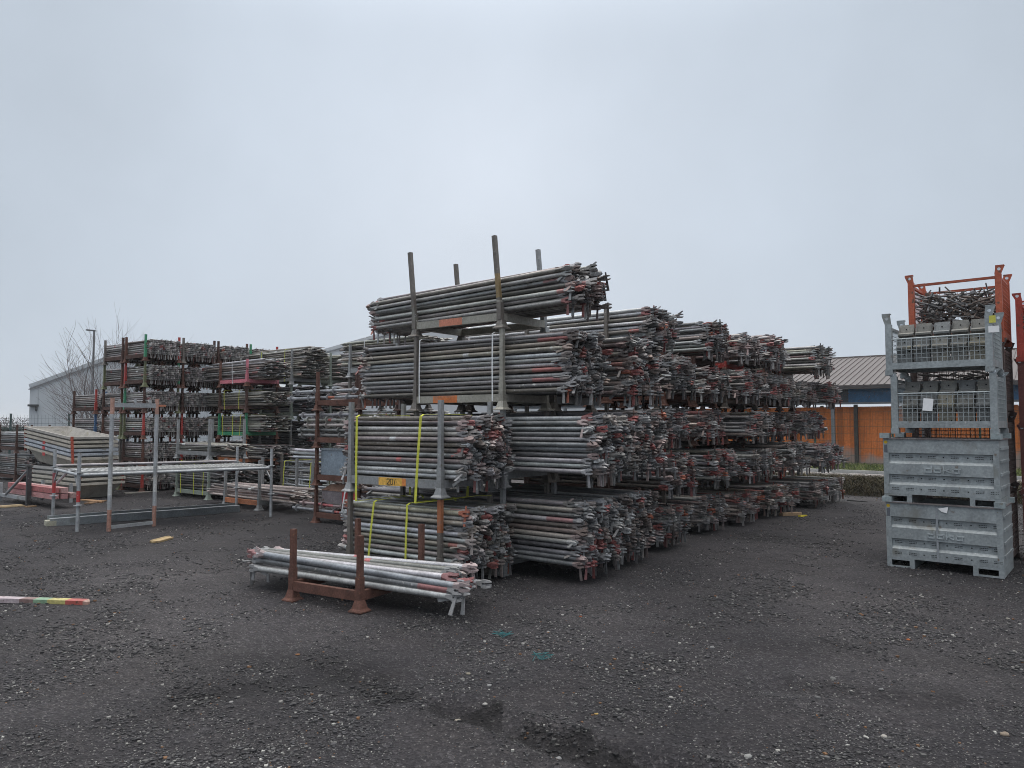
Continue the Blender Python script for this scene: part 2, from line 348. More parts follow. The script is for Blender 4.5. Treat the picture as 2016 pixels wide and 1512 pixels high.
def bundle(kind, origin, ang, z0, rows, cols, ywid, xr, length, pal, phrase, dia=.0483, jx=.05, redp=.10, pitchdeg=0., full=False, prio=1., leftends=False, crown=0, mess=1., skip=None, headred=None, rowp=None, wlen=1.0, order=1.0):
    """a packed bundle; local x towards the viewer's end, y along the row, near face at -ywid/2"""
    O = np.array([origin[0], origin[1], 0.0]); c, s = math.cos(ang), math.sin(ang); Rz = np.array([[c, -s, 0], [s, c, 0], [0, 0, 1]])
    pp = rowp or dia * 1.125; pc = (ywid - dia) / max(1, cols - 1)
    xb = rng.uniform(-.03, .03)
    for r in range(rows + crown):
        for k in range(cols):
            if r >= rows and (abs(k - cols / 2) > cols * (.40 - .12 * (r - rows)) or rng.random() < .2): continue
            if skip and skip(r, k): continue
            y = -ywid / 2 + dia / 2 + k * pc + (0 if kind == 'ledger' else 0.25 * pc if r % 2 else -.1 * pc) + rng.normal(0, .003)
            if k == 0: y = -ywid / 2 + dia / 2 + (rng.uniform(-.004, .012) if rng.random() < .66 else rng.uniform(.014, .036))
            z = z0 + dia / 2 + r * pp + rng.normal(0, .0025)
            L = length
            xc = xr - L / 2 + xb + rng.normal(0, jx) + (rng.uniform(-.15, .12) if rng.random() < .10 * mess else 0)
            tint = pick(pal); top = r >= rows - 1
            hc = np.array(HEADT[rng.integers(len(HEADT))]) * .62 * rng.uniform(.35, 1.6) + tint * .34
            q = rng.random(); tip = None
            if kind == 'ledger': hc = tint * rng.uniform(.75, 1.6) + .05
            hr = redp * .95 if headred is None else headred
            if q < hr: hc = np.array(RED) * rng.uniform(.55, .95) + tint * .2
            elif q < hr * 1.12: hc = np.array(ORANGE) * rng.uniform(.8, 1.1)
            marks = []; note = ''
            if rng.random() < redp * .55: x1 = L / 2 - .01; marks.append((x1 - rng.uniform(.08, .40), x1, np.array(RED) * rng.uniform(.5, .85) + tint * .38)); note = 'red-tipped '
            elif rng.random() < .14: xm = rng.normal(0, .12); marks.append((xm - rng.uniform(.02, .10), xm + .05, np.array((.55, .56, .56)) * rng.uniform(.7, 1.1))); note = 'stickered '
            elif rng.random() < .06: xm = rng.normal(0, .2); marks.append((xm - .03, xm + .04, np.array((.36, .10, .10)) + tint * .2)); note = 'red-banded '
            if tint[0] > 2.2 * tint[1]: note = note or ''
            pit = R_(pitchdeg) + rng.normal(0, .0030 * mess); yaw = rng.normal(0, .0035 * mess)
            lay = 0.
            if kind == 'ledger': mess = .6
            if r == 0: roll = rng.normal(0, .10); wsl = rng.uniform(-.01, .01)
            else:
                roll = rng.normal(0, .35) if (rng.random() < .5 or top) else rng.uniform(-1.5, 1.5); wsl = rng.uniform(-.01, .04)
            if r: roll *= .07 if kind == 'ledger' else order
            if rng.random() < ((.55 if prio == 30 else .25) * (kind != 'ledger') if r == 0 else (.97 if kind == 'ledger' else .80)): lay = rng.uniform(1.0, 1.5)
            ctr = O + Rz @ np.array([xc, y, z + xc * math.tan(R_(pitchdeg))])
            B = Rz @ basis((math.cos(pit) * math.cos(yaw), math.sin(yaw), math.sin(pit)))
            dist = math.hypot(ctr[0] + B[0, 0] * L / 2, ctr[1] + B[1, 0] * L / 2)
            px = FPX / dist
            if k == 0: sc = prio * .05 * L * .6 * px * px if full else prio * .05 * .35 * px * px
            elif top: sc = prio * (.03 if full else .012) * px * px
            else: sc = prio * .0030 * px * px
            if k == 0 or top:  place = f"{ORD[r] if r < rows + crown - 1 else 'top'} of front column" if k == 0 else f"{ORD1[k]} back on top"
            else: place = f"{ORD[r]} row up, {ORD1[k]} back"
            if r >= rows and k: place = f"{ORD1[k]} back, {ORD[r]} row up"
            SPEC.append(dict(kind=kind, c=ctr, B=B, L=L, dia=dia, tint=tint, hc=hc, marks=marks, roll=roll, roll2=rng.normal(0, .7) if r else rng.normal(0, .1), wsl=wsl, score=sc,
                             label=f"{note}{tname(tint)} {'tube' if kind != 'brace' else 'brace'}, {place} in {phrase}", left=leftends, lay=lay, wt=hc * rng.uniform(.7, 1.2), group='tubes in ' + phrase, wlen=wlen))

# ------------------------------------------------------------------ stillages
CLR = dict(galv=(.25, .258, .262), beige=(.285, .275, .24), rust=(.105, .052, .040), darkrust=(.07, .040, .034), red=(.33, .045, .038), green=(.05, .24, .13), olive=(.13, .14, .075),
           orange=(.40, .155, .075), pink=(.50, .16, .20), greygreen=(.20, .23, .20), blue=(.05, .11, .22), brown=(.15, .135, .122), tanpaint=(.26, .19, .10))
def matfor(c): return M['rust'] if c in ('rust', 'darkrust') else M['galv'] if c in ('galv', 'brown', 'beige') else M['paint']
_parts = {}
def part_mesh(key, fn):
    if key not in _parts: _parts[key] = fn()
    return _parts[key]
def post_mesh(H, c, lean=(0, 0), bands=()):
    def f():
        mb = MB(); w = .046
        cuts = [0.10] + [b for q in bands for b in q[:2]] + [H]
        cuts = sorted(set(cuts))
        for a, b in zip(cuts[:-1], cuts[1:]):
            col = CLR[c]
            for q in bands:
                if q[0] <= a + 1e-6 and b <= q[1] + 1e-6: col = CLR[q[2]]
            la = np.array([lean[0] * a, lean[1] * a, 0]); lb = np.array([lean[0] * b, lean[1] * b, 0])
            mb.bar(la + [0, 0, a], lb + [0, 0, b], w, w, col, up=(0, 1, 0))
        mb.box((lean[0] * .2, lean[1] * .2, .20), (w + .012, w + .012, .20), CLR[c])
        return mb.mesh('post')
    return part_mesh(('post', round(H, 2), c, lean, tuple(bands)), f)
def foot_mesh(c):
    def f():
        mb = MB(); n = 4
        prof = [(0.0, .072), (.010, .072), (.03, .050), (.10, .032)]
        rows = []
        for z, r in prof: rows += [(-r, -r, z), (r, -r, z), (r, r, z), (-r, r, z)]
        F = [(k * 4 + i, k * 4 + (i + 1) % 4, k * 4 + 4 + (i + 1) % 4, k * 4 + 4 + i) for k in range(3) for i in range(4)]
        mb.add(rows, F + [(3, 2, 1, 0), (12, 13, 14, 15)], CLR[c]); return mb.mesh('foot')
    return part_mesh(('foot', c), f)
def beam_mesh(L, c, patch=None, h=.085):
    def f():
        mb = MB(); mb.box((0, 0, 0), (L, .045, h), CLR[c])
        if patch:
            for (a, b, col) in patch: mb.box(((a + b) / 2, -.0235, 0), (b - a, .003, h * .98), col)
        return mb.mesh('beam')
    return part_mesh(('beam', round(L, 2), c, str(patch), h), f)
def stillage(corner, z, label, cposts='galv', cbeam=None, sx=1.34, sy=.84, H=.95, ang=YARD, lean=(0, 0), patch=None, bands=(), group=None, rear=None):
    """corner: the post at the viewer's end of the near face; stacks by setting z"""
    cbeam = cbeam or (cposts[0] if isinstance(cposts, (list, tuple)) else cposts)
    cp = cposts if isinstance(cposts, (list, tuple)) else [cposts] * 4
    o = thing('stillage', label, 'stillage', (corner[0], corner[1], z), ang, group)
    for i, (x, y) in enumerate(((0, 0), (-sx, 0), (0, sy), (-sx, sy))):
        p = link('post', post_mesh(H, cp[i], lean, bands if i == 0 else ()), matfor(cp[i]), o, (x, y, 0))
        fc = 'rust' if cp[i] in ('green', 'pink', 'red', 'blue', 'orange') else cp[i]; link('foot', foot_mesh(fc), matfor(fc), p)
    for i, y in enumerate((0, sy)): link('beam', beam_mesh(sx - .052, cbeam, patch if i == 0 else None), matfor(cbeam), o, (-sx / 2, y, .135))
    for x in (0, -sx): link('beam', beam_mesh(sy - .052, cbeam), matfor(cbeam), o, (x, sy / 2, .135), R_(90))
    return o
def center(corner, sx, sy, ang=YARD): return off(corner, -sx / 2, sy / 2, ang)

# ---- tall near stack A
PA = (-.10, 8.14)
A_LV = [0, .95, 1.80, 2.71]
ORP = (.50, .16, .055)
A_OFF = [(0, 0), (0, 0), (-.01, 0), (-.045, .03)]
stillage(PA, 0, 'brown-grey stillage on the ground, lowest of the tall near stack of four', ['galv', 'galv', 'brown', 'brown'], 'galv', H=.97)
stillage(PA, .95, 'stillage with blue-grey and orange post, second up in the tall near stack', ['galv', 'brown', 'brown', 'galv'], 'galv', H=.90, bands=((.37, .66, 'orange'),))
stillage(off(PA, *A_OFF[2]), 1.80, 'beige stillage with orange patch on its beam, third up in tall near stack', ['beige', 'brown', 'beige', 'brown'], 'beige', H=.95, patch=((-.36, .02, ORP),))
stillage(off(PA, *A_OFF[3]), 2.71, 'topmost grey stillage with tall leaning posts and orange splash on its beam', ['brown', 'brown', 'galv', 'brown'], 'beige', H=1.05, lean=(-.055, -.055), patch=((-.26, .10, (.50, .20, .13)),), bands=((.0, .32, 'beige'), (.35, .62, 'tanpaint')))
cA = center(PA, 1.34, .84)
bundle('tube', cA, YARD, .185, 12, 15, .76, 1.60, 3.07, PAL['grey'] + PAL['dark'], 'lowest bundle of tall near stack', full=True, redp=.10)
bundle('tube', cA, YARD, 1.135, 10, 15, .76, 1.68, 3.07, PAL['grey'], 'second bundle of tall near stack', full=True, redp=.12, crown=1)
bundle('tube', off(cA, -.01, 0), YARD, 1.985, 12, 15, .76, 1.42, 3.07, PAL['mixed'], 'third bundle of tall near stack', full=True, leftends=True, redp=.07)
bundle('tube', off(cA, -.06, 0), YARD, 2.90, 8, 13, .74, 1.43, 2.92, PAL['brown'], 'topmost bundle', full=True, leftends=True, redp=.10, jx=.085, pitchdeg=1.4, mess=1.8, prio=3,
       skip=lambda r, k: (r == 7 and k < 2) or (r > 5 and k > 11))

# ---- near strapped stack S
SA = R_(-35.0); PS = (-.724, 7.50)
stillage(PS, 0, 'stillage on the ground under the two near bundles tied with yellow straps', ['brown', 'brown', 'brown', 'brown'], 'galv', sx=1.31, H=.92, ang=SA, bands=((.55, .88, 'orange'),))
sS = stillage(PS, .90, 'grey stillage with painted number plate on its beam, above yellow-strapped bundle', ['galv', 'galv', 'galv', 'galv'], 'galv', sx=1.31, H=.99, ang=SA)
cS = center(PS, 1.31, .84, SA)
bundle('tube', cS, SA, .185, 11, 14, .76, .655 + .20, 1.57, PAL['tan'] + PAL['grey'], 'lower yellow-strapped bundle', full=True, leftends=True, redp=.10, prio=1.4)
bundle('tube', cS, SA, 1.085, 11, 14, .76, .655 + .18, 1.57, PAL['grey'] + PAL['grey'] + PAL['mixed'], 'upper yellow-strapped bundle', full=True, leftends=True, redp=.10, prio=1.4, crown=1)

# ---- low rusty stillage L
LA = R_(-30.5); PL = tuple(gp(708, 1204)[:2])
stillage(PL, 0, 'low rusty brown stillage on the gravel in front of the stacks', 'rust', sx=.83, sy=.88, H=.66, ang=LA)
cL = center(PL, .83, .88, LA)
lt = [(.36, .39, .44), (.42, .42, .40), (.44, .455, .46), (.40, .405, .40), (.34, .375, .44)]
bundle('tube', cL, LA, .178, 3, 6, .66, 1.13, 2.30, lt, 'low rusty stillage', dia=.060, jx=.085, redp=.22, full=True, leftends=True, prio=30, mess=5,
       skip=lambda r, k: (r == 2 and k in (5,)) or (r == 1 and k == 5), headred=.06, rowp=.058)

# ---- long row behind: B (three tall layers), then five-layer stacks
def stackpos(w, s=0.): return off(PA, -s, w)
PB = stackpos(.99)
for i, z in enumerate((0, .95, 1.80)):
    stillage(PB, z, f"{['lowest', 'middle', 'top'][i]} grey stillage in the second stack along the long row", 'brown' if i else 'galv', 'galv', H=.97 if i < 2 else .92)
    bundle('tube', center(PB, 1.34, .84), YARD, z + .185, [12, 12, 12][i], 15, .78, [1.50, 1.62, 1.55][i], 3.07, PAL[['dark', 'dark', 'mixed'][i]], f"{['lowest', 'middle', 'top'][i]} layer, second row stack", redp=.10)
rowpal = ['mixed', 'brown', 'green', 'mixed', 'green', 'brown', 'mixed', 'pink']
stk = [(2.25, 0), (3.95, .0), (5.20, .06), (6.42, .0), (7.34, .08), (8.55, .0), (9.60, .05)]
lvn = ['lowest', 'second-lowest', 'middle', 'second-highest', 'topmost']
for j, (w, s) in enumerate(stk):
    P = stackpos(w, s); cc = center(P, 1.34, .84)
    for i in range(5):
        z = .64 * i
        xr = 1.40 + float(rng.uniform(-.24, .20)) + (.06 if j == 2 else 0)
        if j == 1 and i == 4: xr += .05
        colr = ['rust', 'darkrust', 'brown', 'red', 'brown', 'rust', 'darkrust'][(j * 2 + i) % 7]
        stillage(P, z, f"{lvn[i]} stillage of five in the {ORD1[j + 2]} stack along the long row", colr, H=.655)
        rows = int(rng.choice([6, 7, 7, 8])) if i < 4 else [8, 8, 6, 8, 7, 8, 7][j]; crn = 1 if rng.random() < .4 else 0
        pal = PAL[rowpal[int(rng.integers(len(rowpal)))]] if j else PAL[['mixed', 'mixed', 'dark', 'mixed', 'grey'][i]]
        bundle('tube', cc, YARD, z + .18, rows, 15, .80, xr, 3.07, pal, f"{lvn[i]} layer, {ORD1[j + 2]} row stack", redp=[.12, .15, .10, .12, .08, .12, .16][j], prio=1.0, jx=.06, mess=1.5, order=.35, crown=crn)

# ---- yellow and white straps round bundles
def strap(name, label, frame, ang, x, y0, y1, z0, z1, tint, w=.030, skew=0., group=None, rear_z=None):
    o = tag(MB_strap(x, y0, y1, z0, z1, tint, w, skew).build(name, M['strap'], None, (frame[0], frame[1], 0), ang), label, 'strap', group)
    return o
def MB_strap(x, y0, y1, z0, z1, tint, w, skew):
    mb = MB(); t = .0035
    pts = [(x, y0, z0), (x + skew * .5, y0 - .004, (z0 + z1) / 2), (x + skew, y0, z1 - .02), (x + skew + .01, y0 + .03, z1), (x + skew + .02, (y0 + y1) / 2, z1 + .006), (x + skew, y1 - .03, z1), (x + skew, y1, z1 - .03), (x, y1, z0), (x, y0, z0)]
    for a, b in zip(pts[:-1], pts[1:]):
        d = np.subtract(b, a); n = np.cross(d, (1, 0, 0)); n = n / (np.linalg.norm(n) + 1e-9)
        mb.box(np.add(a, b) / 2, (np.linalg.norm(d) + t, w, t), tint, np.stack([d / np.linalg.norm(d), np.cross(n, d / np.linalg.norm(d)), n], 1))
    return mb
YEL = (.52, .53, .07); WHT = (.62, .63, .64)
yg = 'yellow lashing straps'
strap('strap', 'yellow strap near the far post of the upper strapped bundle', cS, SA, -.54, -.445, .42, .80, 1.745, YEL, .032, .0)
strap('strap', 'yellow strap beside the number plate round the upper strapped bundle', cS, SA, .335, -.445, .42, .83, 1.745, YEL, .032, .07)
strap('strap', 'yellow strap at far end of the lower strapped bundle', cS, SA, -.39, -.398, .40, .165, .815, YEL, .026, .08)
strap('strap', 'yellow strap round the middle of the lower strapped bundle', cS, SA, .16, -.398, .40, .165, .815, YEL, .026, .02)
tl = MB(); tp_ = [(.30, -.40, .83), (.42, -.30, .838), (.50, -.05, .85), (.62, .20, .87), (.70, .38, .86)]
for a_, b_ in zip(tp_[:-1], tp_[1:]): tl.bar(a_, b_, .03, .004, YEL)
tag(tl.build('strap_tail', M['strap'], None, (cS[0], cS[1], 0), SA), 'loose yellow strap end lying across top of the lower strapped bundle', 'strap')
strap('strap', 'white plastic strap close to far post, third bundle of tall near stack', cA, YARD, -.60, -.445, .40, 1.90, 2.675, WHT, .018)
strap('strap', 'white plastic strap close to near post, third bundle of tall near stack', cA, YARD, .54, -.445, .40, 1.90, 2.675, WHT, .018)
# painted number on the beam of the upper strapped stillage: "20/"
def bars_text(mb, segs, x, z, w, h, th, tint, y, dep=.002):
    for (a, b, c, d) in segs:
        dx, dz = (c - a) * w, (d - b) * h; L = math.hypot(dx, dz) + th * .8; u = np.array([dx, 0, dz]) / math.hypot(dx, dz); v = np.array([-u[2], 0, u[0]])
        mb.box((x + (a + c) / 2 * w, y, z + (b + d) / 2 * h), (L, th, dep), tint, np.stack([u, v, np.cross(u, v)], 1))
SEG = {'2': [(0, .85, .2, 1), (.2, 1, .8, 1), (.8, 1, 1, .8), (1, .8, 1, .6), (1, .6, 0, 0), (0, 0, 1, 0)],
       '0': [(0, .15, 0, .85), (0, .85, .25, 1), (.25, 1, .75, 1), (.75, 1, 1, .85), (1, .85, 1, .15), (1, .15, .75, 0), (.75, 0, .25, 0), (.25, 0, 0, .15)],
       '/': [(.2, 0, .6, 1)],
       'd': [(0, 0, 1, 0), (0, 0, 0, .62), (0, .62, 1, .62), (1, -.05, 1, 1.1)], 'o': [(0, 0, 1, 0), (0, 0, 0, .62), (0, .62, 1, .62), (1, 0, 1, .62)],
       'k': [(0, -.05, 0, 1.1), (.05, .30, .85, .62), (.35, .40, 1, 0)], 'a': [(0, 0, .8, 0), (0, 0, 0, .62), (0, .62, 1.1, .62), (.92, -.05, .92, .62)]}
def lettering(s, x, z, w, h, gap, th, tint, y, dep=.002):
    mb = MB()
    for ch in s: bars_text(mb, SEG[ch], x, z, w, h, th, tint, y, dep); x += w + gap
    return mb
pm = MB(); pm.box((0, 0, 0), (.34, .003, .083), (.62, .36, .07)); pm.box((.20, .0003, 0), (.05, .003, .08), (.60, .22, .06))
plate = pm.build('number_plate', M['paint'], sS, (-.68, -.0245, .135))
lettering('20/', -.045, -.028, .036, .056, .014, .008, (.06, .055, .03), -.003).build('painted_number', M['strap'], plate)

# ---- left: rack of short ledgers R, on the same yard grid
PR = tuple(gp(279, 969)[:2])
postc = [['red', 'rust', 'red', 'darkrust', 'olive', 'green'], ['darkrust', 'red', 'red', 'darkrust', 'rust', 'brown'], ['rust', 'red', 'darkrust', 'rust', 'darkrust', 'darkrust']]
rackname = ['near corner rack', 'second ledger rack', 'third ledger rack', 'fourth ledger rack']
lev6 = ['lowest', 'second', 'third', 'fourth', 'fifth', 'topmost']
def rackcol(P, n, base, name, cols, sx=1.0, kind='ledger', pal='rack', lens=1.12, prio=1., rows=8, ends=True):
    cc = center(P, sx, .84)
    for i in range(n):
        z = .635 * i
        c4 = [cols[i % len(cols)], cols[(i + 2) % len(cols)], cols[(i + 1) % len(cols)], cols[(i + 3) % len(cols)]]
        stillage(P, z, f"{c4[0].replace('greygreen', 'grey-green').replace('darkrust', 'dark rusty')}-posted stillage, {lev6[i] if i < n - 1 else 'topmost'} layer, {name}", c4, 'darkrust', sx=sx, H=.65)
        bundle(kind, cc, YARD, z + .18, rows - 1, 17, .77, sx / 2 + .06, lens, PAL[pal], f"{lev6[i] if i < n - 1 else 'topmost'} layer, {name}", redp=.035, jx=.009, prio=prio, leftends=True, rowp=.0495, mess=.6, dia=.045)
for k in range(4): rackcol(off(PR, 0, k * .955), 6, 0, rackname[k], postc[k % 3], prio=(1.6, 1.1, .6, .3)[k])
rackcol(off(PR, -1.17, 0), 6, 0, 'rack behind corner rack', ['olive', 'brown', 'olive', 'rust', 'rust', 'darkrust'], prio=.8)
rackcol(off(PR, -1.17, .955), 6, 0, 'rack behind second rack', ['rust', 'darkrust', 'brown', 'rust', 'red', 'darkrust'], prio=.1)
rackcol(off(PR, -2.62, 0), 4, 0, 'lower treeside rack', ['rust', 'darkrust', 'blue', 'red'], prio=.8, sx=1.35, lens=1.5)

# ---- middle stacks of braces
def bstack(P, sx, pitch, names, cols, xr, length, pals, rows, kind='brace', prio=1., bands=None, dia=.0483, full=True, H=None, crown=0, mess=3, cols_n=14):
    cc = center(P, sx, .84)
    for i, (nm, c) in enumerate(zip(names, cols)):
        z = pitch * i
        stillage(P, z, nm[0], c, c[0] if isinstance(c, (list, tuple)) else c, sx=sx, H=(H or pitch + .03))
        if rows[i]: bundle(kind, cc, YARD, z + .185, rows[i], cols_n, .76, xr + float(rng.uniform(-.08, .08)), length, PAL[pals[i]], nm[1], redp=.05, full=full, prio=prio, leftends=True, mess=mess, jx=.07, crown=crown if i == len(names) - 1 else 0, dia=dia)
    return cc
PM = (-6.38, 17.7)
cM = bstack(PM, 1.17, .637, [('rusty stillage on the ground below the brace stack with pink posts', 'lowest layer, pink-posted stack'), ('orange-posted stillage, second layer of the pink-topped brace stack', 'second layer, pink-posted stack'),
     ('green stillage holding braces tied with yellow straps', 'green stillage'), ('dark rusty stillage of braces between green and pink stillages', 'rusty stillage above green stillage'), ('pink-posted stillage heaped with loose braces on top of its stack', 'pink-posted stillage')],
     ['rust', ['orange', 'rust', 'rust', 'rust'], ['green', 'green', 'rust', 'rust'], 'darkrust', ['pink', 'rust', 'pink', 'rust']], .585 + .50, 2.3, ['dark', 'brown', 'tan', 'tan', 'mixed'], [7, 6, 7, 6, 7], crown=2, H=.66)
PM2 = (-5.62, 18.75)
cM2 = bstack(PM2, 1.34, .88, [('olive stillage at the base of the dark brace stack', 'lowest layer, dark brace stack'), ('grey stillage, second layer of the dark brace stack', 'second layer, dark brace stack'),
     ('grey-green stillage of blue-black braces, third layer of dark brace stack', 'third layer, dark brace stack'), ('topmost grey-green stillage with rounded strapped bundle of braces', 'rounded top of dark brace stack')],
     ['olive', 'galv', 'greygreen', ['galv', 'greygreen', 'galv', 'galv']], .67 + .28, 2.3, ['dark', 'blue', 'blue', 'tan'], [12, 12, 12, 13], H=.9, crown=2)
PM3 = off(PM2, .1, 1.15)
cM3 = bstack(PM3, 1.34, .88, [('olive stillage lowest in the stack beyond the dark braces', 'lowest layer beyond dark braces'), ('grey-green stillage second up beyond the dark brace stack', 'second layer beyond dark braces'),
     ('grey stillage third up beyond the dark brace stack', 'third layer beyond dark braces'), ('grey-green topmost stillage beyond the rounded strapped bundle', 'topmost layer beyond dark braces')],
     ['olive', 'greygreen', 'greygreen', 'greygreen'], .67 + .25, 2.3, ['dark', 'blue', 'dark', 'tan'], [12, 12, 12, 12], H=.9, prio=.5)
PK = tuple(gp(410, 984)[:2])
cK = bstack(PK, 1.34, .86, [('olive-grey stillage on the gravel holding braces with three yellow straps', 'stillage with three yellow straps'), ('grey stillage with few thin braces, on the yellow-strapped one', 'nearly empty grey stillage')],
     [['greygreen', 'greygreen', 'galv', 'galv'], 'galv'], .67 + .22, 1.9, ['dark', 'tan'], [10, 3], H=.89, mess=5)
PQ = tuple(gp(510, 1005)[:2])
cQ = bstack(PQ, 1.17, .9, [('single grey stillage with orange beam and long reddish tubes', 'single stillage with orange beam')], [['galv', 'galv', 'galv', 'galv']], .585 + .75, 2.57, ['pink'], [4], H=.95, mess=4, cols_n=7, prio=2)
link('beam', beam_mesh(1.1, 'orange', None, .09), matfor('orange'), bpy.data.objects[[o.name for o in bpy.data.objects if o.get('label', '').startswith('single grey stillage')][0]], (-.585, -.004, .138))
PP = (-2.15, 13.75)
cP = bstack(PP, 1.34, .64, [('lowest stillage in the stack behind the tall near stack', 'lowest layer behind tall near stack'), ('second stillage up in the stack behind the tall near stack', 'second layer behind tall near stack'),
     ('brown stillage third up behind the tall near stack', 'third layer behind tall near stack'), ('brown stillage fourth up, hook-ended tubes above ringed standards', 'fourth layer behind tall near stack'), ('grey stillage with white strap, topmost behind the tall near stack', 'white-strapped top behind tall near stack')],
     ['brown', 'brown', 'brown', 'brown', 'galv'], .67 + .4, 2.1, ['dark', 'dark', 'tan', 'pink', 'tan'], [8, 8, 8, 7, 10], H=.66)
# straps there
for (fr, xs, y1, z0, z1, nm, col) in ((center(PM, 1.17, .84), (-.38, .05, .36), .40, 1.36, 1.87, 'green stillage', YEL), (center(PM, 1.17, .84), (-.33, .30), .40, 2.0, 2.47, 'rusty stillage above the green one', YEL),
        (center(PM, 1.17, .84), (.0,), .40, 2.63, 3.17, 'pink-posted stillage', WHT), (center(PM2, 1.34, .84), (-.60, .40), .40, 2.72, 3.56, 'rounded dark brace bundle', (.50, .52, .12)),
        (center(PK, 1.34, .84), (-.45, .10, .48), .40, .09, .82, 'braces in olive-grey stillage', YEL), (center(PP, 1.34, .84), (-.20,), .40, 2.62, 3.33, 'topmost bundle behind tall stack', WHT)):
    for i, x in enumerate(xs):
        cn = 'white' if col == WHT else 'yellow'
        strap('strap', f"{cn} strap, {['first', 'second', 'third'][i]} from far end, round {nm}", fr, YARD, x, -.445, y1, z0, z1, np.array(col) * .85, .022, .03 * (i - 1))

# ---- ringed standards in stack N
PN = off(gp(622, 1029)[:2], 1.08, 0)
nl = ['rusty stillage on the ground with a chest and two ringed standards', 'rusty stillage with a blue-grey steel panel standing in it', 'rusty stillage with many ringed standards', 'dark rusty topmost stillage with two ringed standards']
for i in range(4): stillage(PN, .622 * i, nl[i], ['darkrust', 'rust', 'darkrust', 'darkrust'], 'rust', sx=1.08, H=.645)
cN = center(PN, 1.08, .84)
def standard(x, y, z, L, label, tint, redmark=None):
    p = off(cN, x, y); o = thing('ringed_standard', label, 'scaffold tube', (p[0], p[1], z), YARD)
    mb = MB(); mb.tube((-L / 2, 0, 0), (L / 2, 0, 0), .0243, tint, 10)
    if redmark: mb.tube((redmark[0], 0, 0), (redmark[1], 0, 0), .0247, redmark[2], 10, False)
    mb.build('pipe', M['tube'], o)
    for k in range(int(L / .5) + 1):
        xk = -L / 2 + .12 + k * .5
        if xk > L / 2: break
        g = MB(); g.tube((xk - .006, 0, 0), (xk + .006, 0, 0), .058, np.array(tint) * .9, 10); g.build('rosette', M['cast'], o)
for j in range(2): standard(-.05 + .2 * j, -.36 + .0 * j, .20 + .10 * j, 2.4, ['grey ringed standard with red mark, lower of two under the chest', 'pinkish ringed standard lying just under the chest'][j], [(.28, .29, .31), (.34, .26, .26)][j], (-.1, .06, np.array(RED)) if j == 0 else (-.75, -.3, (.50, .16, .17)))
for r in range(5):
    for k in range(3): standard(-.1 + rng.uniform(-.12, .12), -.34 + .15 * k, 1.244 + .21 + r * .095 * .9, 2.0, f"grey ringed standard, {ORD[r]} row, {ORD1[k]} back, in the many-standards stillage", pick(PAL['grey']), None if r != 3 or k else (-.35, -.27, RED))
for r in range(2): standard(-.35 + .15 * r, -.36, 1.866 + .22 + .11 * r, 2.2, ['grey ringed standard, upper pair, lower one with orange mark', 'grey ringed standard lying highest on the dark rusty stillage'][r], (.30, .31, .33), (.0, .2, ORANGE) if r == 0 else None)
ch = thing('steel_chest', 'brown steel chest with grey and red front under a white strap', 'chest', (*off(cN, .03, -.22), .345), YARD)
mb = MB(); mb.box((0, 0, .10), (.92, .34, .20), (.16, .14, .15)); mb.build('body', M['paint'], ch)
mb = MB(); V = [(-.47, -.18, .20), (.47, -.18, .20), (.47, .18, .20), (-.47, .18, .20), (-.40, -.05, .29), (.40, -.05, .29), (.40, .18, .29), (-.40, .18, .29)]
mb.add(V, [(0, 3, 2, 1), (4, 5, 6, 7), (0, 1, 5, 4), (1, 2, 6, 5), (2, 3, 7, 6), (3, 0, 4, 7)], (.16, .095, .07)); mb.build('lid', M['rust'], ch)
mb = MB(); mb.box((.26, -.173, .10), (.40, .006, .19), (.34, .035, .04)); mb.build('front_panel', M['paint'], ch)
strap('strap', 'white strap over the brown and red steel chest', off(cN, 0, 0), YARD, .12, -.44, -.02, .10, .66, WHT, .03, .12)
pn = thing('steel_sheet', 'blue-grey steel sheet standing upright against rusty stillage posts', 'panel', (*off(cN, -.02, -.37), .622 + .18), YARD)
mb = MB(); V = [(-.46, 0), (.50, 0), (.50, .17), (.42, .22), (.42, .34), (.33, .42), (-.46, .42)]
mb.add([(x, -.008, z) for x, z in V] + [(x, .008, z) for x, z in V], [tuple(range(7)), tuple(range(13, 6, -1))] + [(i + 7, (i + 1) % 7 + 7, (i + 1) % 7, i) for i in range(7)], (.24, .29, .34)); mb.build('sheet', M['galv'], pn)
mb = MB(); mb.box((-.02, -.012, .425), (.90, .03, .035), (.22, .25, .28)); mb.box((.2, -.012, .10), (.28, .02, .012), (.05, .05, .06)); mb.build('rim', M['galv'], pn)
bundle('brace', off(cN, -.25, .1), YARD, .622 + .42, 3, 8, .6, 1.0, 2.2, PAL['grey'], 'thin tubes behind the blue-grey panel', full=True, mess=3, prio=2, leftends=True)

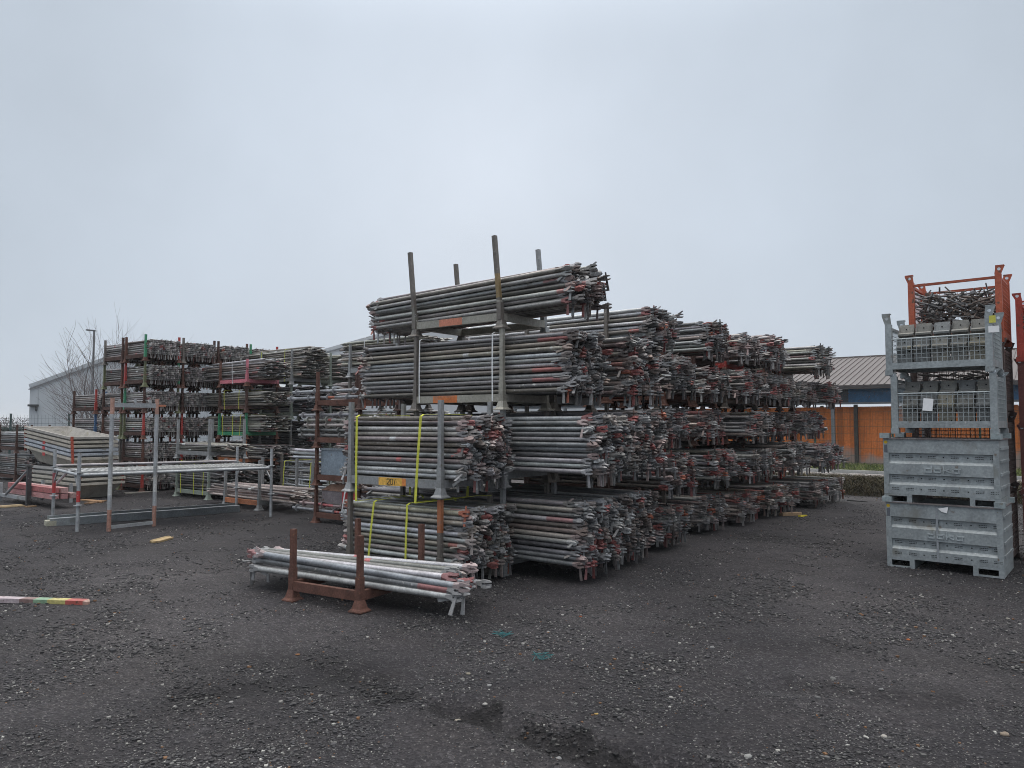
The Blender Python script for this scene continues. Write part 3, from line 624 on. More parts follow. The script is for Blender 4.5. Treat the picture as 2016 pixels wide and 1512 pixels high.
# ---- lattice girders in stillage T
PT = (-4.51, 16.75)
stillage(PT, 0, 'grey stillage of galvanised lattice girders behind reddish tubes', ['galv', 'brown', 'galv', 'brown'], 'galv', sx=1.17, H=.95)
cT = center(PT, 1.17, .84)
for r in range(3):
    for k in range(2):
        p = off(cT, -.02, -.30 + .38 * k); o = thing('lattice_girder', f"galvanised lattice girder, {ORD[r]} row, {['front', 'rear'][k]} column, in the girder stillage", 'girder', (p[0], p[1], .20 + r * .20), YARD)
        g = tuple(pick(PAL['pale']) * .9)
        for z in (.02, .155):
            mb = MB(); mb.tube((-.95, 0, z), (.95, 0, z), .021, g, 8); mb.build('chord', M['galv'], o)
        for x in (-.62, -.5, -.05, .07, .52, .64):
            mb = MB(); mb.box((x - .022, -.006, .0875), (.012, .012, .125), g); mb.box((x + .022, -.006, .0875), (.012, .012, .125), g); mb.box((x, -.006, .125), (.034, .010, .02), g); mb.box((x, -.006, .05), (.034, .010, .02), g); mb.build('web_plate', M['galv'], o)
strap('strap', 'yellow strap at far end of the galvanised girders', cT, YARD, -.5, -.44, .40, .10, .78, YEL, .03, .05)
strap('strap', 'yellow strap at near end of the galvanised girders', cT, YARD, .5, -.44, .40, .10, .78, YEL, .03, .05)

# ------------------------------------------------------------------ assembled scaffold platform and frame
GV = (.34, .355, .37)
def pt(px, py): return gp(px, py)
b1, b2, b3, b4 = pt(152, 1047), pt(533, 1017), pt(104, 1022), pt(465, 1001)
sf = thing('scaffold_platform', 'low assembled scaffold platform of grey tubes with a steel deck', 'scaffold', (*b1[:2], 0))
o0 = np.array([*b1[:2], 0])
for i, b in enumerate((b1, b2, b3, b4)):
    q = b - o0; mb = MB(); mb.tube(q, q + [0, 0, 1.20], .027, GV, 10)
    if i in (0, 2): mb.tube(q + [0, 0, .45], q + [0, 0, .62], .0276, (.45, .06, .06), 10, False)
    if i == 2: mb.tube(q + [0, 0, .62], q + [0, 0, .80], .0275, (.34, .10, .11), 10, False)
    p = mb.build('upright', M['galv'], sf)
    for z in (.40, .90): g = MB(); g.tube(q + [0, 0, z - .006], q + [0, 0, z + .006], .062, GV, 10); g.build('rosette', M['galv'], p)
DZ = np.array([0, 0, .88])
for (p, q, z, nm, r, t) in ((b1, b2, .86, 'ledger', .026, GV), (b3, b4, .92, 'ledger', .026, (.30, .28, .29)), (b1, b3, .86, 'transom', .024, GV), (b2, b4, .86, 'transom', .024, GV)):
    mb = MB(); mb.tube(p - o0 + [0, 0, z], q - o0 + [0, 0, z], r, t, 10); mb.build(nm, M['galv'], sf)
for (p, q) in ((b1, b3), (b2, b4)):
    d = (q - p) / np.linalg.norm(q - p)
    for s, e in ((p, d), (q, -d)): mb = MB(); mb.bar(s - o0 + e * .03 + [0, 0, .66], s - o0 + e * .30 + [0, 0, .85], .02, .03, GV); mb.build('corner_brace', M['galv'], sf)
e = (b2 - b1) / np.linalg.norm(b2 - b1); Ld = np.linalg.norm(b2 - b1); nrm = (b4 - b2) / np.linalg.norm(b4 - b2)
for k in range(3):
    mb = MB(); c = (b1 - o0) + e * (Ld / 2) + nrm * (.22 + .335 * k) + DZ; B = basis(e)
    mb.box(c + [0, 0, .015], (Ld - .12, .32, .03), (.40, .405, .40), B); mb.box(c + nrm * -.158 + [0, 0, -.02], (Ld - .14, .012, .06), (.36, .37, .37), B); mb.box(c + nrm * .158 + [0, 0, -.02], (Ld - .14, .012, .06), (.36, .37, .37), B)
    for x in np.linspace(-Ld / 2 + .15, Ld / 2 - .15, 36):
        for y in (-.11, -.04, .04, .11): mb.box(c + e * x + nrm * y + [0, 0, .032], (.03, .03, .006), (.30, .30, .29), B)
    mb.build('deck_board', M['galv'], sf)
# upright frame leaning by the platform
f1, f2 = pt(214, 1046), pt(303, 1036); fr = thing('standing_scaffold', 'tall grey scaffold frame with orange ends standing by the low platform', 'scaffold', (*f1[:2], 0)); o1 = np.array([*f1[:2], 0])
for q, tops in ((f1, 1.0), (f2, 1.0)):
    q = q - o1; mb = MB(); mb.tube(q, q + [0, 0, 2.05], .031, (.36, .375, .39), 10)
    mb.tube(q + [0, 0, 0], q + [0, 0, .33], .0315, (.38, .21, .165), 10, False); mb.tube(q + [0, 0, 1.80], q + [0, 0, 2.052], .0315, (.42, .25, .20), 10, False)
    mb.tube(q + [0, 0, .55], q + [0, 0, .80], .0314, (.50, .51, .50), 10, False); mb.build('upright', M['galv'], fr)
mb = MB(); mb.bar([0, 0, .06], f2 - o1 + [0, 0, .06], .03, .05, GV); mb.build('bottom_rail', M['galv'], fr)
mb = MB(); mb.bar([0, 0, 1.94], f2 - o1 + [0, 0, 1.94], .03, .07, GV); mb.box([*(f2 - o1)[:2] + [0.07, .02], 1.94], (.12, .03, .03), (.5, .2, .12)); 
for t in (.15, .5, .85): mb.box((f2 - o1) * t + [0, 0, 2.0], (.03, .03, .07), GV)
mb.build('top_rail', M['galv'], fr)
# channel rail on the ground
r1, r2 = pt(98, 1037), pt(472, 1008); rl = thing('channel_rail', 'long grey steel channel rail lying on the gravel under the platform', 'rail', (*r1[:2], 0)); dd = r2 - r1; B = basis(dd); Lr = np.linalg.norm(dd)
mb = MB(); c = dd / 2
mb.box(c + [0, 0, .055], (Lr, .012, .11), (.26, .28, .29), B); mb.box(c + [0, 0, .118] + B[:, 1] * .05, (Lr, .11, .012), (.30, .32, .33), B); mb.box(c + [0, 0, .006] + B[:, 1] * .05, (Lr, .11, .010), (.24, .25, .26), B); mb.box(c + [0, 0, .10] + B[:, 1] * .26, (Lr, .03, .10), (.22, .24, .25), B)
mb.build('channel', M['galv'], rl)
mb = MB(); mb.box(B[:, 0] * .02 + [0, 0, .05] + B[:, 1] * .1, (.14, .22, .08), (.36, .35, .28), B); mb.build('end_block', M['conc'], rl)

# ------------------------------------------------------------------ nested beige trays
def tray(label, P, z, pitch, tint, xo=0, yo=0, ang=YARD):
    p = off(P, xo, yo); o = thing('steel_tray', label, 'tray', (p[0], p[1], z)); o.rotation_euler = Euler((0, pitch, ang)); 
    L1, W1, L0, W0, H, t = 2.55, .95, 2.05, .60, .34, .012
    mb = MB()
    def loft(l0, w0, z0, l1, w1, z1, flip):
        V = [(sx * l0 / 2 - 1.2, sy * w0 / 2 + .45, z0) for sx, sy in ((-1, -1), (1, -1), (1, 1), (-1, 1))] + [(sx * l1 / 2 - 1.2, sy * w1 / 2 + .45, z1) for sx, sy in ((-1, -1), (1, -1), (1, 1), (-1, 1))]
        F = [(i, (i + 1) % 4, (i + 1) % 4 + 4, i + 4) for i in range(4)]
        mb.add(V, [f[::-1] for f in F] if flip else F, tint)
    loft(L0, W0, 0, L1, W1, H, False); loft(L0 - t, W0 - t, t, L1 - 2 * t, W1 - 2 * t, H, True)
    mb.box((-1.2, .45, t / 2), (L0 - .004, W0 - .004, t), tint)
    mb.build('trough', M['conc'], o)
    rim = MB()
    for s in (-1, 1): rim.box((-1.2, .45 + s * (W1 / 2 + .012), H - .022), (L1 + .10, .045, .055), np.array(tint) * 1.05); rim.box((-1.2 + s * (L1 / 2 + .015), .45, H - .02), (.075, W1 - .03, .05), np.array(tint) * .98)
    rim.build('rim', M['conc'], o)
    for s in (-1, 1): g = MB(); g.box((-1.2 + s * (L1 / 2 + .06), -.02, H - .05), (.03, .05, .13), (.36, .08, .05)); g.build('end_bracket', M['paint'], o)
    for x in (-.3, .3): g = MB(); g.box((x - 1.2 + 1.1 * (x > 0), .30 + .3 * (x > 0), H + .008), (.05, .05, .012), (.2, .2, .2)); g.build('lug', M['cast'], o)
    return o
PU = gp(150, 985)[:2]
bg_ = [(.37, .345, .30), (.40, .375, .325), (.33, .315, .29), (.34, .335, .325)]
for i in range(4): tray(f"beige nested steel tray, {ORD[i]} of the lower level pack", PU, .02 + .10 * i, 0, bg_[i % 4], yo=.02 * i, xo=-.02 * i)
for i in range(6): tray(f"grey-beige nested steel tray, {ORD[i] if i < 5 else 'topmost'} of the tilted upper pack", PU, .56 + .092 * i, R_(5.0), bg_[(i + 1) % 4] if i not in (1, 2) else (.36, .39, .43), xo=-.50 - .015 * i, yo=.06)
for k, (zz, wd) in enumerate(((1.22, .10), (1.10, .10), (.96, .10))):
    p = off(PU, -1.55, -.10); tag(MB().box((0, 0, 0), (.14, .006, .07), (.42, .05, .05)).build('label_plate', M['paint'], None, (p[0], p[1], zz), YARD), f"small red plate hung on the tray pack, {['top', 'middle', 'lowest'][k]} of three", 'plate')

# ------------------------------------------------------------------ red beams on a grey trestle, dark post, planks (edge of the yard)
PG = gp(55, 996)[:2]
tr = thing('trestle', 'grey steel trestle with dark post and slanting tube braces', 'trestle', (*PG, 0), YARD)
mb = MB(); mb.box((0, 0, .40), (.075, .075, .80), (.05, .05, .055)); mb.box((0, 0, .80), (.11, .11, .04), (.05, .05, .055)); mb.build('post', M['galv'], tr)
for y in (0, .8): mb = MB(); mb.box((-.8, y, .14), (1.52, .05, .07), GV); mb.build('beam', M['galv'], tr)
for (a, b) in (((0, 0, .74), (-1.15, -.02, .16)), ((.75, .45, .72), (.10, .2, .12))): mb = MB(); mb.tube(a, b, .028, (.30, .31, .32), 10); mb.build('brace', M['galv'], tr)
for x in (-.02, -1.5):
    mb = MB(); mb.box((x, .8, .2), (.05, .05, .4), GV); mb.build('leg', M['galv'], tr)
mb = MB(); mb.box((-1.5, 0, .2), (.05, .05, .4), GV); mb.build('leg', M['galv'], tr)
for i in range(5):
    p = off(PG, -.15 + .04 * (i % 3), .12 + .15 * (i % 3)); q = MB(); q.box((0, 0, 0), (2.3, .12, .10), [(.40, .20, .20), (.34, .17, .17), (.30, .20, .19), (.36, .12, .12), (.42, .25, .24)][i])
    tag(q.build('steel_beam', M['paint'], None, (p[0], p[1], .235 + .115 * (i // 3)), YARD), f"faded red box beam on the grey trestle, {['front lower', 'middle lower', 'rear lower', 'front upper', 'middle upper'][i]} one", 'beam')

# ------------------------------------------------------------------ dark tube piles at the edge of the yard
PF = gp(30, 948)[:2]
for i in range(2): stillage(PF, .80 * i, f"dark stillage at the yard's edge, {['lower', 'upper'][i]} of two", 'darkrust', H=.815); bundle('tube', center(PF, 1.34, .84), YARD, .80 * i + .18, 10 if i < 1 else 8, 12, .76, 1.25, 2.6, PAL['dark'], f"{['lower', 'upper'][i]} layer at yard's edge", full=True, leftends=False, redp=.04, prio=.5)

# ------------------------------------------------------------------ right: steel boxes, mesh boxes
CA = R_(-40.0); PC = gp(1747, 1114)[:2]
GB = (.295, .325, .335)
def steel_box(P, z, label, strapd=False):
    o = thing('steel_box', label, 'box', (P[0], P[1], z), CA); Lx, Dy, H = 1.14, .80, .735
    prof = [(.105, 0), (.212, 0), (.242, .030), (.322, .030), (.330, 0), (.455, 0), (.485, .030), (.570, .030), (.578, 0), (.735, 0)]
    mb = MB(); n = len(prof)
    V = [(.055, y, zz) for zz, y in prof] + [(Lx - .055, y, zz) for zz, y in prof]
    mb.add(V, [(i, i + n, i + n + 1, i + 1) for i in range(n - 1)], GB)
    for k in (1, 5):                                              # ends of the two pressed grooves
        for base in (0, n): mb.add([V[base + k], V[base + k + 1], V[base + k + 2], V[base + k + 3]], [(0, 1, 2, 3)], GB)
    mb.build('front_panel', M['galv'], o)
    for xx in (.028, Lx - .028): mb = MB(); mb.box((xx, .02, .42), (.056, .046, .63), GB); mb.build('corner_post', M['galv'], o)
    mb = MB()
    for x in (.006, Lx - .006): mb.box((x, Dy / 2 + .02, .42), (.010, Dy - .05, .63), GB)
    mb.box((Lx / 2, Dy, .42), (Lx, .010, .63), GB); mb.box((Lx / 2, Dy / 2, .13), (Lx - .03, Dy - .04, .02), GB)
    for zz in (.22, .36, .50, .64):
        mb.box((Lx + .006, Dy / 2, zz), (.012, Dy - .12, .03), GB)
    mb.build('wall', M['galv'], o)
    rim = MB(); rim.box((Lx / 2, .008, .742), (Lx, .05, .014), (.17, .15, .15)); rim.box((Lx / 2, Dy - .01, .742), (Lx, .04, .014), (.17, .15, .15))
    for x in (.012, Lx - .012): rim.box((x, Dy / 2, .742), (.04, Dy - .06, .014), (.17, .15, .15))
    rim.build('rim', M['galv'], o)
    for x in (.02, Lx - .02):
        for y in (.02, Dy - .02): c = MB(); c.box((x, y, .775), (.10, .10, .06), (.30, .35, .36)); c.build('stacking_cup', M['galv'], o)
    for x0, x1 in ((0, .285), (Lx - .285, Lx)):                     # feet with fork openings
        f = MB()
        for y in (.008, Dy - .008):
            f.box(((x0 + x1) / 2, y, .010), (x1 - x0, .014, .020), GB); f.box(((x0 + x1) / 2, y, .094), (x1 - x0, .014, .022), GB)
            f.box((x0 + .025, y, .052), (.05, .014, .066), GB); f.box((x1 - .025, y, .052), (.05, .014, .066), GB)
        for x in (x0 + .006, x1 - .006): f.box((x, Dy / 2, .052), (.012, Dy - .04, .10), GB)
        f.build('foot', M['galv'], o)
    ps = MB()
    for zz, yy in ((.290, .0285), (.535, .0285), (.165, -.0015)):
        for xc in (.12, .27, .495, .72, .955, 1.09):
            for r in (-.009, .009):
                for k in range(5): ps.box((xc + (k - 2) * .016, yy, zz + r), (.011, .003, .006), (.02,) * 3)
        for xc in (.385, .61, .845): ps.box((xc, yy, zz), (.014, .003, .012), (.02,) * 3)
    ps.build('vent_slot', M['dark'], o)
    lettering('doka', .43, .368, .062, .062, .030, .012, np.array(GB) * 1.3, -.004, .016).build('embossed_lettering', M['galv'], o)
    st = MB(); st.tube((.028, -.0045, .70), (.028, -.003, .70), .019, (.62, .42, .03), 12); st.build('yellow_sticker', M['strap'], o)
    st = MB(); st.box((.028, -.004, .625), (.034, .003, .09), (.10, .11, .13)); st.build('dark_label', M['strap'], o)
    return o
steel_box(PC, 0, 'lower galvanised steel box with torn paper, standing on the gravel')
steel_box(off(PC, -.01, 0, CA), .735, 'upper galvanised steel box under the mesh boxes')
tp = MB(); tp.add([(.535, -.012, .70), (.64, -.014, .725), (.625, -.016, .655), (.575, -.013, .665)], [(0, 3, 2, 1)], (.70, .71, .72)); tp.add([(.535, -.010, .70), (.64, -.012, .725), (.625, -.014, .655), (.575, -.011, .665)], [(0, 1, 2, 3)], (.70, .71, .72))
tag(tp.build('paper_sheet', M['paper'], None, (PC[0], PC[1], 0), CA), 'torn white paper stuck to the lower steel box', 'paper')
st = MB(); st.box((.523, -.004, .42), (.020, .003, .63), (.24, .26, .28)); tag(st.build('strap', M['strap'], None, (PC[0], PC[1], 0), CA), 'grey strap down the front of the lower steel box', 'strap')

def mesh_box(P, z, label, c, H=.68, Lx=1.19, Dy=.80, front=.70, mt=None, ears=True, earh=.09, wire=.05, group=None):
    o = thing('mesh_box', label, 'mesh box', (P[0], P[1], z), CA, group); mt = mt or M['galv']; c = np.array(c)
    for x in (.035, Lx - .035):
        for y in (.035, Dy - .035):
            sx = 1 if x < .5 else -1
            mb = MB(); mb.box((x, y, H / 2 + .02), (.066, .066, H - .04), c); mb.box((x, y, .03), (.085, .085, .06), c * .9)
            p = mb.build('post', mt, o)
            if ears:
                e = MB(); a = .02 * (1 if x > .5 else -1)
                prof = [(-.035, H), (.035, H), (.045 + a, H + earh * .75), (.045 + a, H + earh), (-.045 + a, H + earh), (-.045 + a, H + earh * .75)]
                n = 6; e.add([(x + u, y - .028, w) for u, w in prof] + [(x + u, y - .020, w) for u, w in prof], [(0, 1, 2, 5), (5, 2, 3, 4), (11, 8, 7, 6), (10, 9, 8, 11)] + [(i + n, (i + 1) % n + n, (i + 1) % n, i) for i in range(n)], c * .9)
                e.box((x + a, y, H + earh - .006), (.09, .06, .012), c * .9); e.tube((x + a * .6, y - .0295, H + earh * .52), (x + a * .6, y - .0285, H + earh * .52), .018, (.55, .6, .65), 10)
                e.build('ear', mt, p)
    for y, nm in ((.03, 0), (Dy - .03, 1)):
        mb = MB(); mb.box((Lx / 2, y, .105), (Lx - .136, .05, .075), c); mb.build('beam', mt, o)
        if nm or front < .2: mb = MB(); mb.box((Lx / 2, y, H - .04), (Lx - .136, .03, .03), c * .75); mb.build('rail', mt, o)
        if nm and front < .2: mb = MB(); mb.box((Lx / 2, y, H - .20), (Lx - .136, .03, .03), c * .6); mb.build('rail', mt, o)
        if not nm: mb = MB(); mb.tube((.06, y, front * H), (Lx - .06, y, front * H), .010, c * 1.1, 8); mb.build('rail', mt, o)
    for x in (.03, Lx - .03):
        mb = MB(); mb.box((x, Dy / 2, .105), (.05, Dy - .136, .075), c); mb.build('beam', mt, o)
        mb = MB(); mb.box((x, Dy / 2, H - .04), (.03, Dy - .136, .03), c); mb.build('rail', mt, o)
    mb = MB(); mb.box((Lx / 2, Dy / 2, .135), (Lx - .12, Dy - .12, .012), c * .8); mb.build('floor_plate', mt, o)
    def grid(x0, y0, x1, y1, zt):
        if zt < .2: return
        g = MB(); n = int(math.hypot(x1 - x0, y1 - y0) / wire)
        for i in range(n + 1):
            t = i / n; X = x0 + (x1 - x0) * t; Y = y0 + (y1 - y0) * t; g.box((X, Y, (.14 + zt) / 2), (.005, .005, zt - .14), c * 1.1)
        k = int((zt - .14) / wire)
        for i in range(k + 1): g.bar((x0, y0, .14 + i * wire), (x1, y1, .14 + i * wire), .005, .005, c * 1.1)
        g.build('wire_mesh', M['wire'], o)
    grid(.07, .012, Lx - .07, .012, front * H); grid(.07, Dy - .012, Lx - .07, Dy - .012, H - .05); grid(.012, .07, .012, Dy - .07, H - .05); grid(Lx - .012, .07, Lx - .012, Dy - .07, H - .05)
    return o
PV = off(PC, .08, .02, CA)
mesh_box(PV, 1.535, 'grey mesh box on the steel boxes, white card on its front mesh', GB, H=.66, Lx=1.05, earh=.05)
mesh_box(off(PV, -.045, 0, CA), 2.215, 'upper grey mesh box with pointed ears and white label on post', GB, H=.60, Lx=1.07, earh=.13)
GC = [(.19, .188, .175), (.23, .225, .205), (.20, .21, .212), (.245, .23, .185), (.165, .17, .17)]
def bracket(label, P, z, x, y, tiltx, tint, yaw):
    p = off(P, x, y, CA); o = thing('formwork_bracket', label, 'bracket', (p[0], p[1], z)); o.rotation_euler = Euler((tiltx, 0, CA + yaw))
    w = .158; prof = [(.03, .0), (.0, .20), (-.060, .205), (-.068, .225), (.02, .26), (.03, .36)]; th = .010
    mb = MB(); n = len(prof)
    for (y0, z0), (y1, z1) in zip(prof[:-1], prof[1:]): mb.bar((0, y0, z0), (0, y1, z1), w, th, tint, up=(1, 0, 0)) if False else mb.add([(sx * w / 2, yy + oy, zz) for sx in (-1, 1) for (yy, zz) in ((y0, z0), (y1, z1)) for oy in (-th / 2, th / 2)], [(0, 4, 6, 2), (1, 3, 7, 5), (0, 2, 3, 1), (4, 5, 7, 6), (0, 1, 5, 4), (2, 6, 7, 3)], tint)
    mb.build('folded_plate', M['conc'], o)
    mb = MB()
    for s in (-1, 1): mb.box((s * (w / 2 - .004), .055, .17), (.008, .10, .33), np.array(tint) * .95)
    mb.build('cheek', M['conc'], o)
    mb = MB()
    for (hx, hz, hy) in ((-.045, .05, .013), (.045, .05, .013), (.0, .145, .004), (.0, .30, .0135), (.05, .185, .0)): mb.tube((hx, hy - .0075, hz), (hx, hy - .004, hz), .008, (.01,) * 3, 8)
    mb.build('bolt_hole', M['dark'], o)
for bx, (zb, xo, nm) in enumerate(((1.535 + .145, .0, 'lower mesh box'), (2.215 + .145, -.045, 'upper mesh box'))):
    for r in range(2):
        for k in range(5):
            bracket(f"cement-grey folded bracket, {ORD1[k]} along the {['lower', 'upper'][r]} row in the {nm}", PV, zb - .05 + .16 * r, xo + .19 + k * .185 + (.0 if r else -.01), .10 + .05 * r, R_(-4 - 5 * r) + rng.normal(0, .04), GC[int(rng.integers(5))], rng.normal(0, .05))
cd_ = MB(); cd_.box((0, 0, 0), (.10, .004, .14), (.78, .79, .80)); tag(cd_.build('white_card', M['paper'], None, (*off(PV, .385, -.006, CA), 1.535 + .33), Euler((0, R_(6), CA))), 'white card hung on the lower mesh box front', 'card')
cd_ = MB(); cd_.box((0, 0, 0), (.10, .004, .07), (.75, .76, .77)); tag(cd_.build('white_label', M['paper'], None, (*off(PV, 1.04, -.004, CA), 2.215 + .46), CA), 'white label wrapped on near post of upper mesh box', 'label')
yp = MB(); yp.box((0, 0, 0), (.060, .003, .08), (.50, .48, .08)); tag(yp.build('yellow_tag', M['strap'], None, (*off(PV, 1.03, -.0035, CA), 2.215 + .57), CA), 'yellow tag at the top of the upper mesh box post', 'tag')
# orange mesh boxes behind
PW = (5.02, 9.27)
OR_ = (.36, .085, .042)
for i in range(4): mesh_box(PW, .87 * i, f"{'orange' if i == 3 else 'dark rusty'} mesh box behind the grey boxes, {['lowest', 'second', 'third', 'topmost'][i]} of its stack", OR_ if i == 3 else (.085, .06, .055), H=.82, Lx=1.0, front=.94 if i < 3 else .19, mt=M['paint'], wire=.05, earh=.10)
PW2 = off(PW, 1.08, .45, CA)
for i in range(4): mesh_box(PW2, .80 * i, f"{'red' if i == 3 else 'dark red'} mesh box beyond the orange one, {['lowest', 'second', 'third', 'topmost'][i]} of four", (.34, .05, .035) if i == 3 else (.10, .03, .026), H=.76, Lx=1.0, front=.9, mt=M['paint'], wire=.06, earh=.08)
mb = MB()
for i in range(360):
    x, y = rng.uniform(.08, .92), rng.uniform(.06, .74); z = 2.61 + .20 + rng.uniform(0, .48) * (1 - .25 * abs(x - .5))
    L = rng.uniform(.14, .40); a, b = rng.uniform(0, 6.28), rng.normal(0, .35); d = np.array([math.cos(a) * math.cos(b), math.sin(a) * math.cos(b), math.sin(b)]) * L / 2
    t = np.array([(.17, .165, .165), (.11, .105, .10), (.24, .24, .245), (.13, .10, .085)][int(rng.integers(4))])
    c = np.array([x, y, z]); p0 = np.clip(c - d, [.05, .05, 2.76], [.95, .75, 3.6]); p1 = np.clip(c + d, [.05, .05, 2.76], [.95, .75, 3.6])
    if np.linalg.norm(p1 - p0) < .03: continue
    mb.tube(p0, p1, rng.uniform(.008, .013), t, 6)
    if i % 2: mb.box(p1, (.05, .035, .03), t * .9, basis(d))
    elif i % 3 == 0: q = p1 + np.array([rng.normal(0, .04), rng.normal(0, .04), .05]); mb.tube(p1, q, .010, t, 6)
tag(mb.build('metal_clips', M['wire'], None, (PW[0], PW[1], 0), CA), 'heap of dark steel clips filling the orange mesh box', 'clips', None, 'stuff')
for i in range(3):
    mb = MB()
    for q in range(90):
        x, y = rng.uniform(.1, .9), rng.uniform(.06, .7); a = rng.uniform(0, 3.14); d = np.array([math.cos(a), math.sin(a), rng.normal(0, .2)]) * .1; c = np.array([x, y, .87 * i + .2 + rng.uniform(0, .4)])
        mb.tube(np.clip(c - d, [.05, .05, 0], [.95, .75, 4]), np.clip(c + d, [.05, .05, 0], [.95, .75, 4]), .012, (.10, .095, .09), 6)
    tag(mb.build('metal_clips', M['cast'], None, (PW[0], PW[1], 0), CA), f"dark steel clips inside the {['lowest', 'second', 'third'][i]} dark rusty mesh box", 'clips', None, 'stuff')

for i in range(4):
    mb = MB()
    for q in range(170):
        x, y = rng.uniform(.08, .92), rng.uniform(.06, .7); a = rng.uniform(0, 3.14); d = np.array([math.cos(a), math.sin(a), rng.normal(0, .25)]) * .13; c = np.array([x, y, .80 * i + .17 + rng.uniform(0, .46)])
        mb.tube(np.clip(c - d, [.05, .05, 0], [.95, .75, 4]), np.clip(c + d, [.05, .05, 0], [.95, .75, 4]), .014, (.075, .07, .068), 6)
    tag(mb.build('metal_clips', M['cast'], None, (PW2[0], PW2[1], 0), CA), f"dark steel clips inside the {['lowest', 'second', 'third', 'topmost'][i]} red mesh box", 'clips', None, 'stuff')

# ------------------------------------------------------------------ far right: bank, verge, fence, boards, shed
def quadstrip(mb, pts_a, pts_b, tint, smooth=False):
    n = len(pts_a); V = np.concatenate([pts_a, pts_b]); mb.add(V, [(i, i + 1, i + 1 + n, i + n) for i in range(n - 1)], tint, smooth)
bank0 = off(PA, 0, 11.9)                                            # beyond the end of the row
def bank():
    mb = MB(); xs = np.linspace(-7, 16, 110); prof = [(0, 0), (.25, .12), (.55, .21), (1.0, .26), (1.6, .26), (2.4, .18)]
    rows = []
    for (dy, z) in prof: rows.append(np.array([[*off(bank0, x, dy + .12 * math.sin(x * 2.1) + .06 * math.sin(x * 5.3)), z * (1 + .22 * math.sin(x * 1.3 + dy * 2) + .12 * math.sin(x * 4.1 + dy * 4)) - .01] for x in xs]))
    for a, b in zip(rows[:-1], rows[1:]): quadstrip(mb, a, b, (.035, .031, .022), True)
    o = mb.build('earth_bank', M['grass']); o['kind'] = 'structure'
bank()
def blades(name, label, n, fx, h, pal, lean=.5, w=.006):
    mb = MB(); P = fx(n); a = rng.uniform(0, 6.28, n); hh = h * rng.uniform(.4, 1.2, n); ln = rng.normal(0, lean, (n, 2)) * hh[:, None]
    d = np.stack([np.cos(a), np.sin(a), 0 * a], 1) * w; mid = P + np.stack([ln[:, 0] * .3, ln[:, 1] * .3, hh * .6], 1); tip = P + np.stack([ln[:, 0], ln[:, 1], hh * .95], 1)
    V = np.stack([P - d, P + d, mid + d * .8, mid - d * .8, tip + d * .15, tip - d * .15], 1).reshape(-1, 3); b = np.arange(n)[:, None] * 6
    F = np.concatenate([b + [0, 1, 2, 3], b + [3, 2, 4, 5]]); T = np.array(pal)[rng.integers(len(pal), size=n)] * rng.uniform(.7, 1.3, (n, 1))
    mb.add(V, F, np.concatenate([T, T])); return tag(mb.build(name, M['grass']), label, 'grass', None, 'stuff')
def fb(n):
    x = rng.uniform(-3, 13, n); y = rng.uniform(.05, 2.2, n); z = np.interp(y, [0, .25, .55, 1.0, 1.6, 2.4], [0, .12, .21, .26, .26, .18]) - .02
    q = np.array(bank0)[None] + np.outer(x, EX) + np.outer(y, EY); return np.stack([q[:, 0], q[:, 1], z], 1)
blades('dead_grass', 'dark dead grass covering the low bank', 34000, fb, .15, [(.045, .036, .022), (.07, .056, .033), (.032, .028, .018), (.042, .044, .022), (.11, .088, .05)], 1.0, .009)
# pavers, kerb, verge
path0 = off(bank0, 0, 4.5)
mb = MB(); quadstrip(mb, np.array([[*off(path0, x, 0), .02] for x in (-25, 30)]), np.array([[*off(path0, x, 3.2), .02] for x in (-25, 30)]), (.22, .21, .20))
for x in np.arange(-12, 14, .5): 
    for k in range(4): mb.box((*off(path0, x + .25 * (k % 2), .4 + .8 * k), .022), (.42, .72, .02), np.array((.24, .225, .215)) * rng.uniform(.8, 1.15), basis((*EX, 0)))
mb.build('path', M['pave'])['kind'] = 'structure'
k0 = off(path0, 0, 3.3); mb = MB(); mb.box((*off(k0, 2, 0), .06), (50, .12, .13), (.34, .34, .33), basis((*EX, 0))); mb.build('kerb', M['pave'])['kind'] = 'structure'
verge0 = off(k0, 0, .1)
def fv(n):
    x = rng.uniform(-12, 12, n); y = rng.uniform(0, 5.2, n) ** 1.0; q = np.array(verge0)[None] + np.outer(x, EX) + np.outer(y, EY); return np.stack([q[:, 0], q[:, 1], np.full(n, .0)], 1)
blades('verge_grass', 'short green grass along the foot of the orange boards', 30000, fv, .14, [(.10, .14, .035), (.13, .155, .05), (.17, .17, .075), (.08, .11, .03)], .5, .012)
fence0 = off(k0, 0, 1.4); board0 = off(k0, 0, 5.4); shed0 = off(k0, 0, 5.05)
def mesh_fence(name, label, P, x0, x1, H, step=2.5, ang=YARD, cell=(.10, .25), tint=(.035, .075, .055), r=.0035):
    o = thing(name, label, 'fence', (P[0], P[1], 0), ang)
    for x in np.arange(x0, x1 + .01, step): mb = MB(); mb.box((x, 0, H / 2), (.06, .06, H), tint); mb.box((x, 0, H + .01), (.07, .07, .02), tint); mb.build('fence_post', M['wire'], o)
    mb = MB()
    for x in np.arange(x0, x1, cell[0]): mb.box((x, -.035, H / 2), (r, r, H - .06), tint)
    for z in np.arange(.05, H, cell[1]): mb.box(((x0 + x1) / 2, -.035, z), (x1 - x0, r, r * 2), tint)
    mb.build('wire_mesh', M['wire'], o); return o
mesh_fence('mesh_fence', 'green wire mesh fence with slim posts before the orange boards', fence0, -10, 12, 2.1)
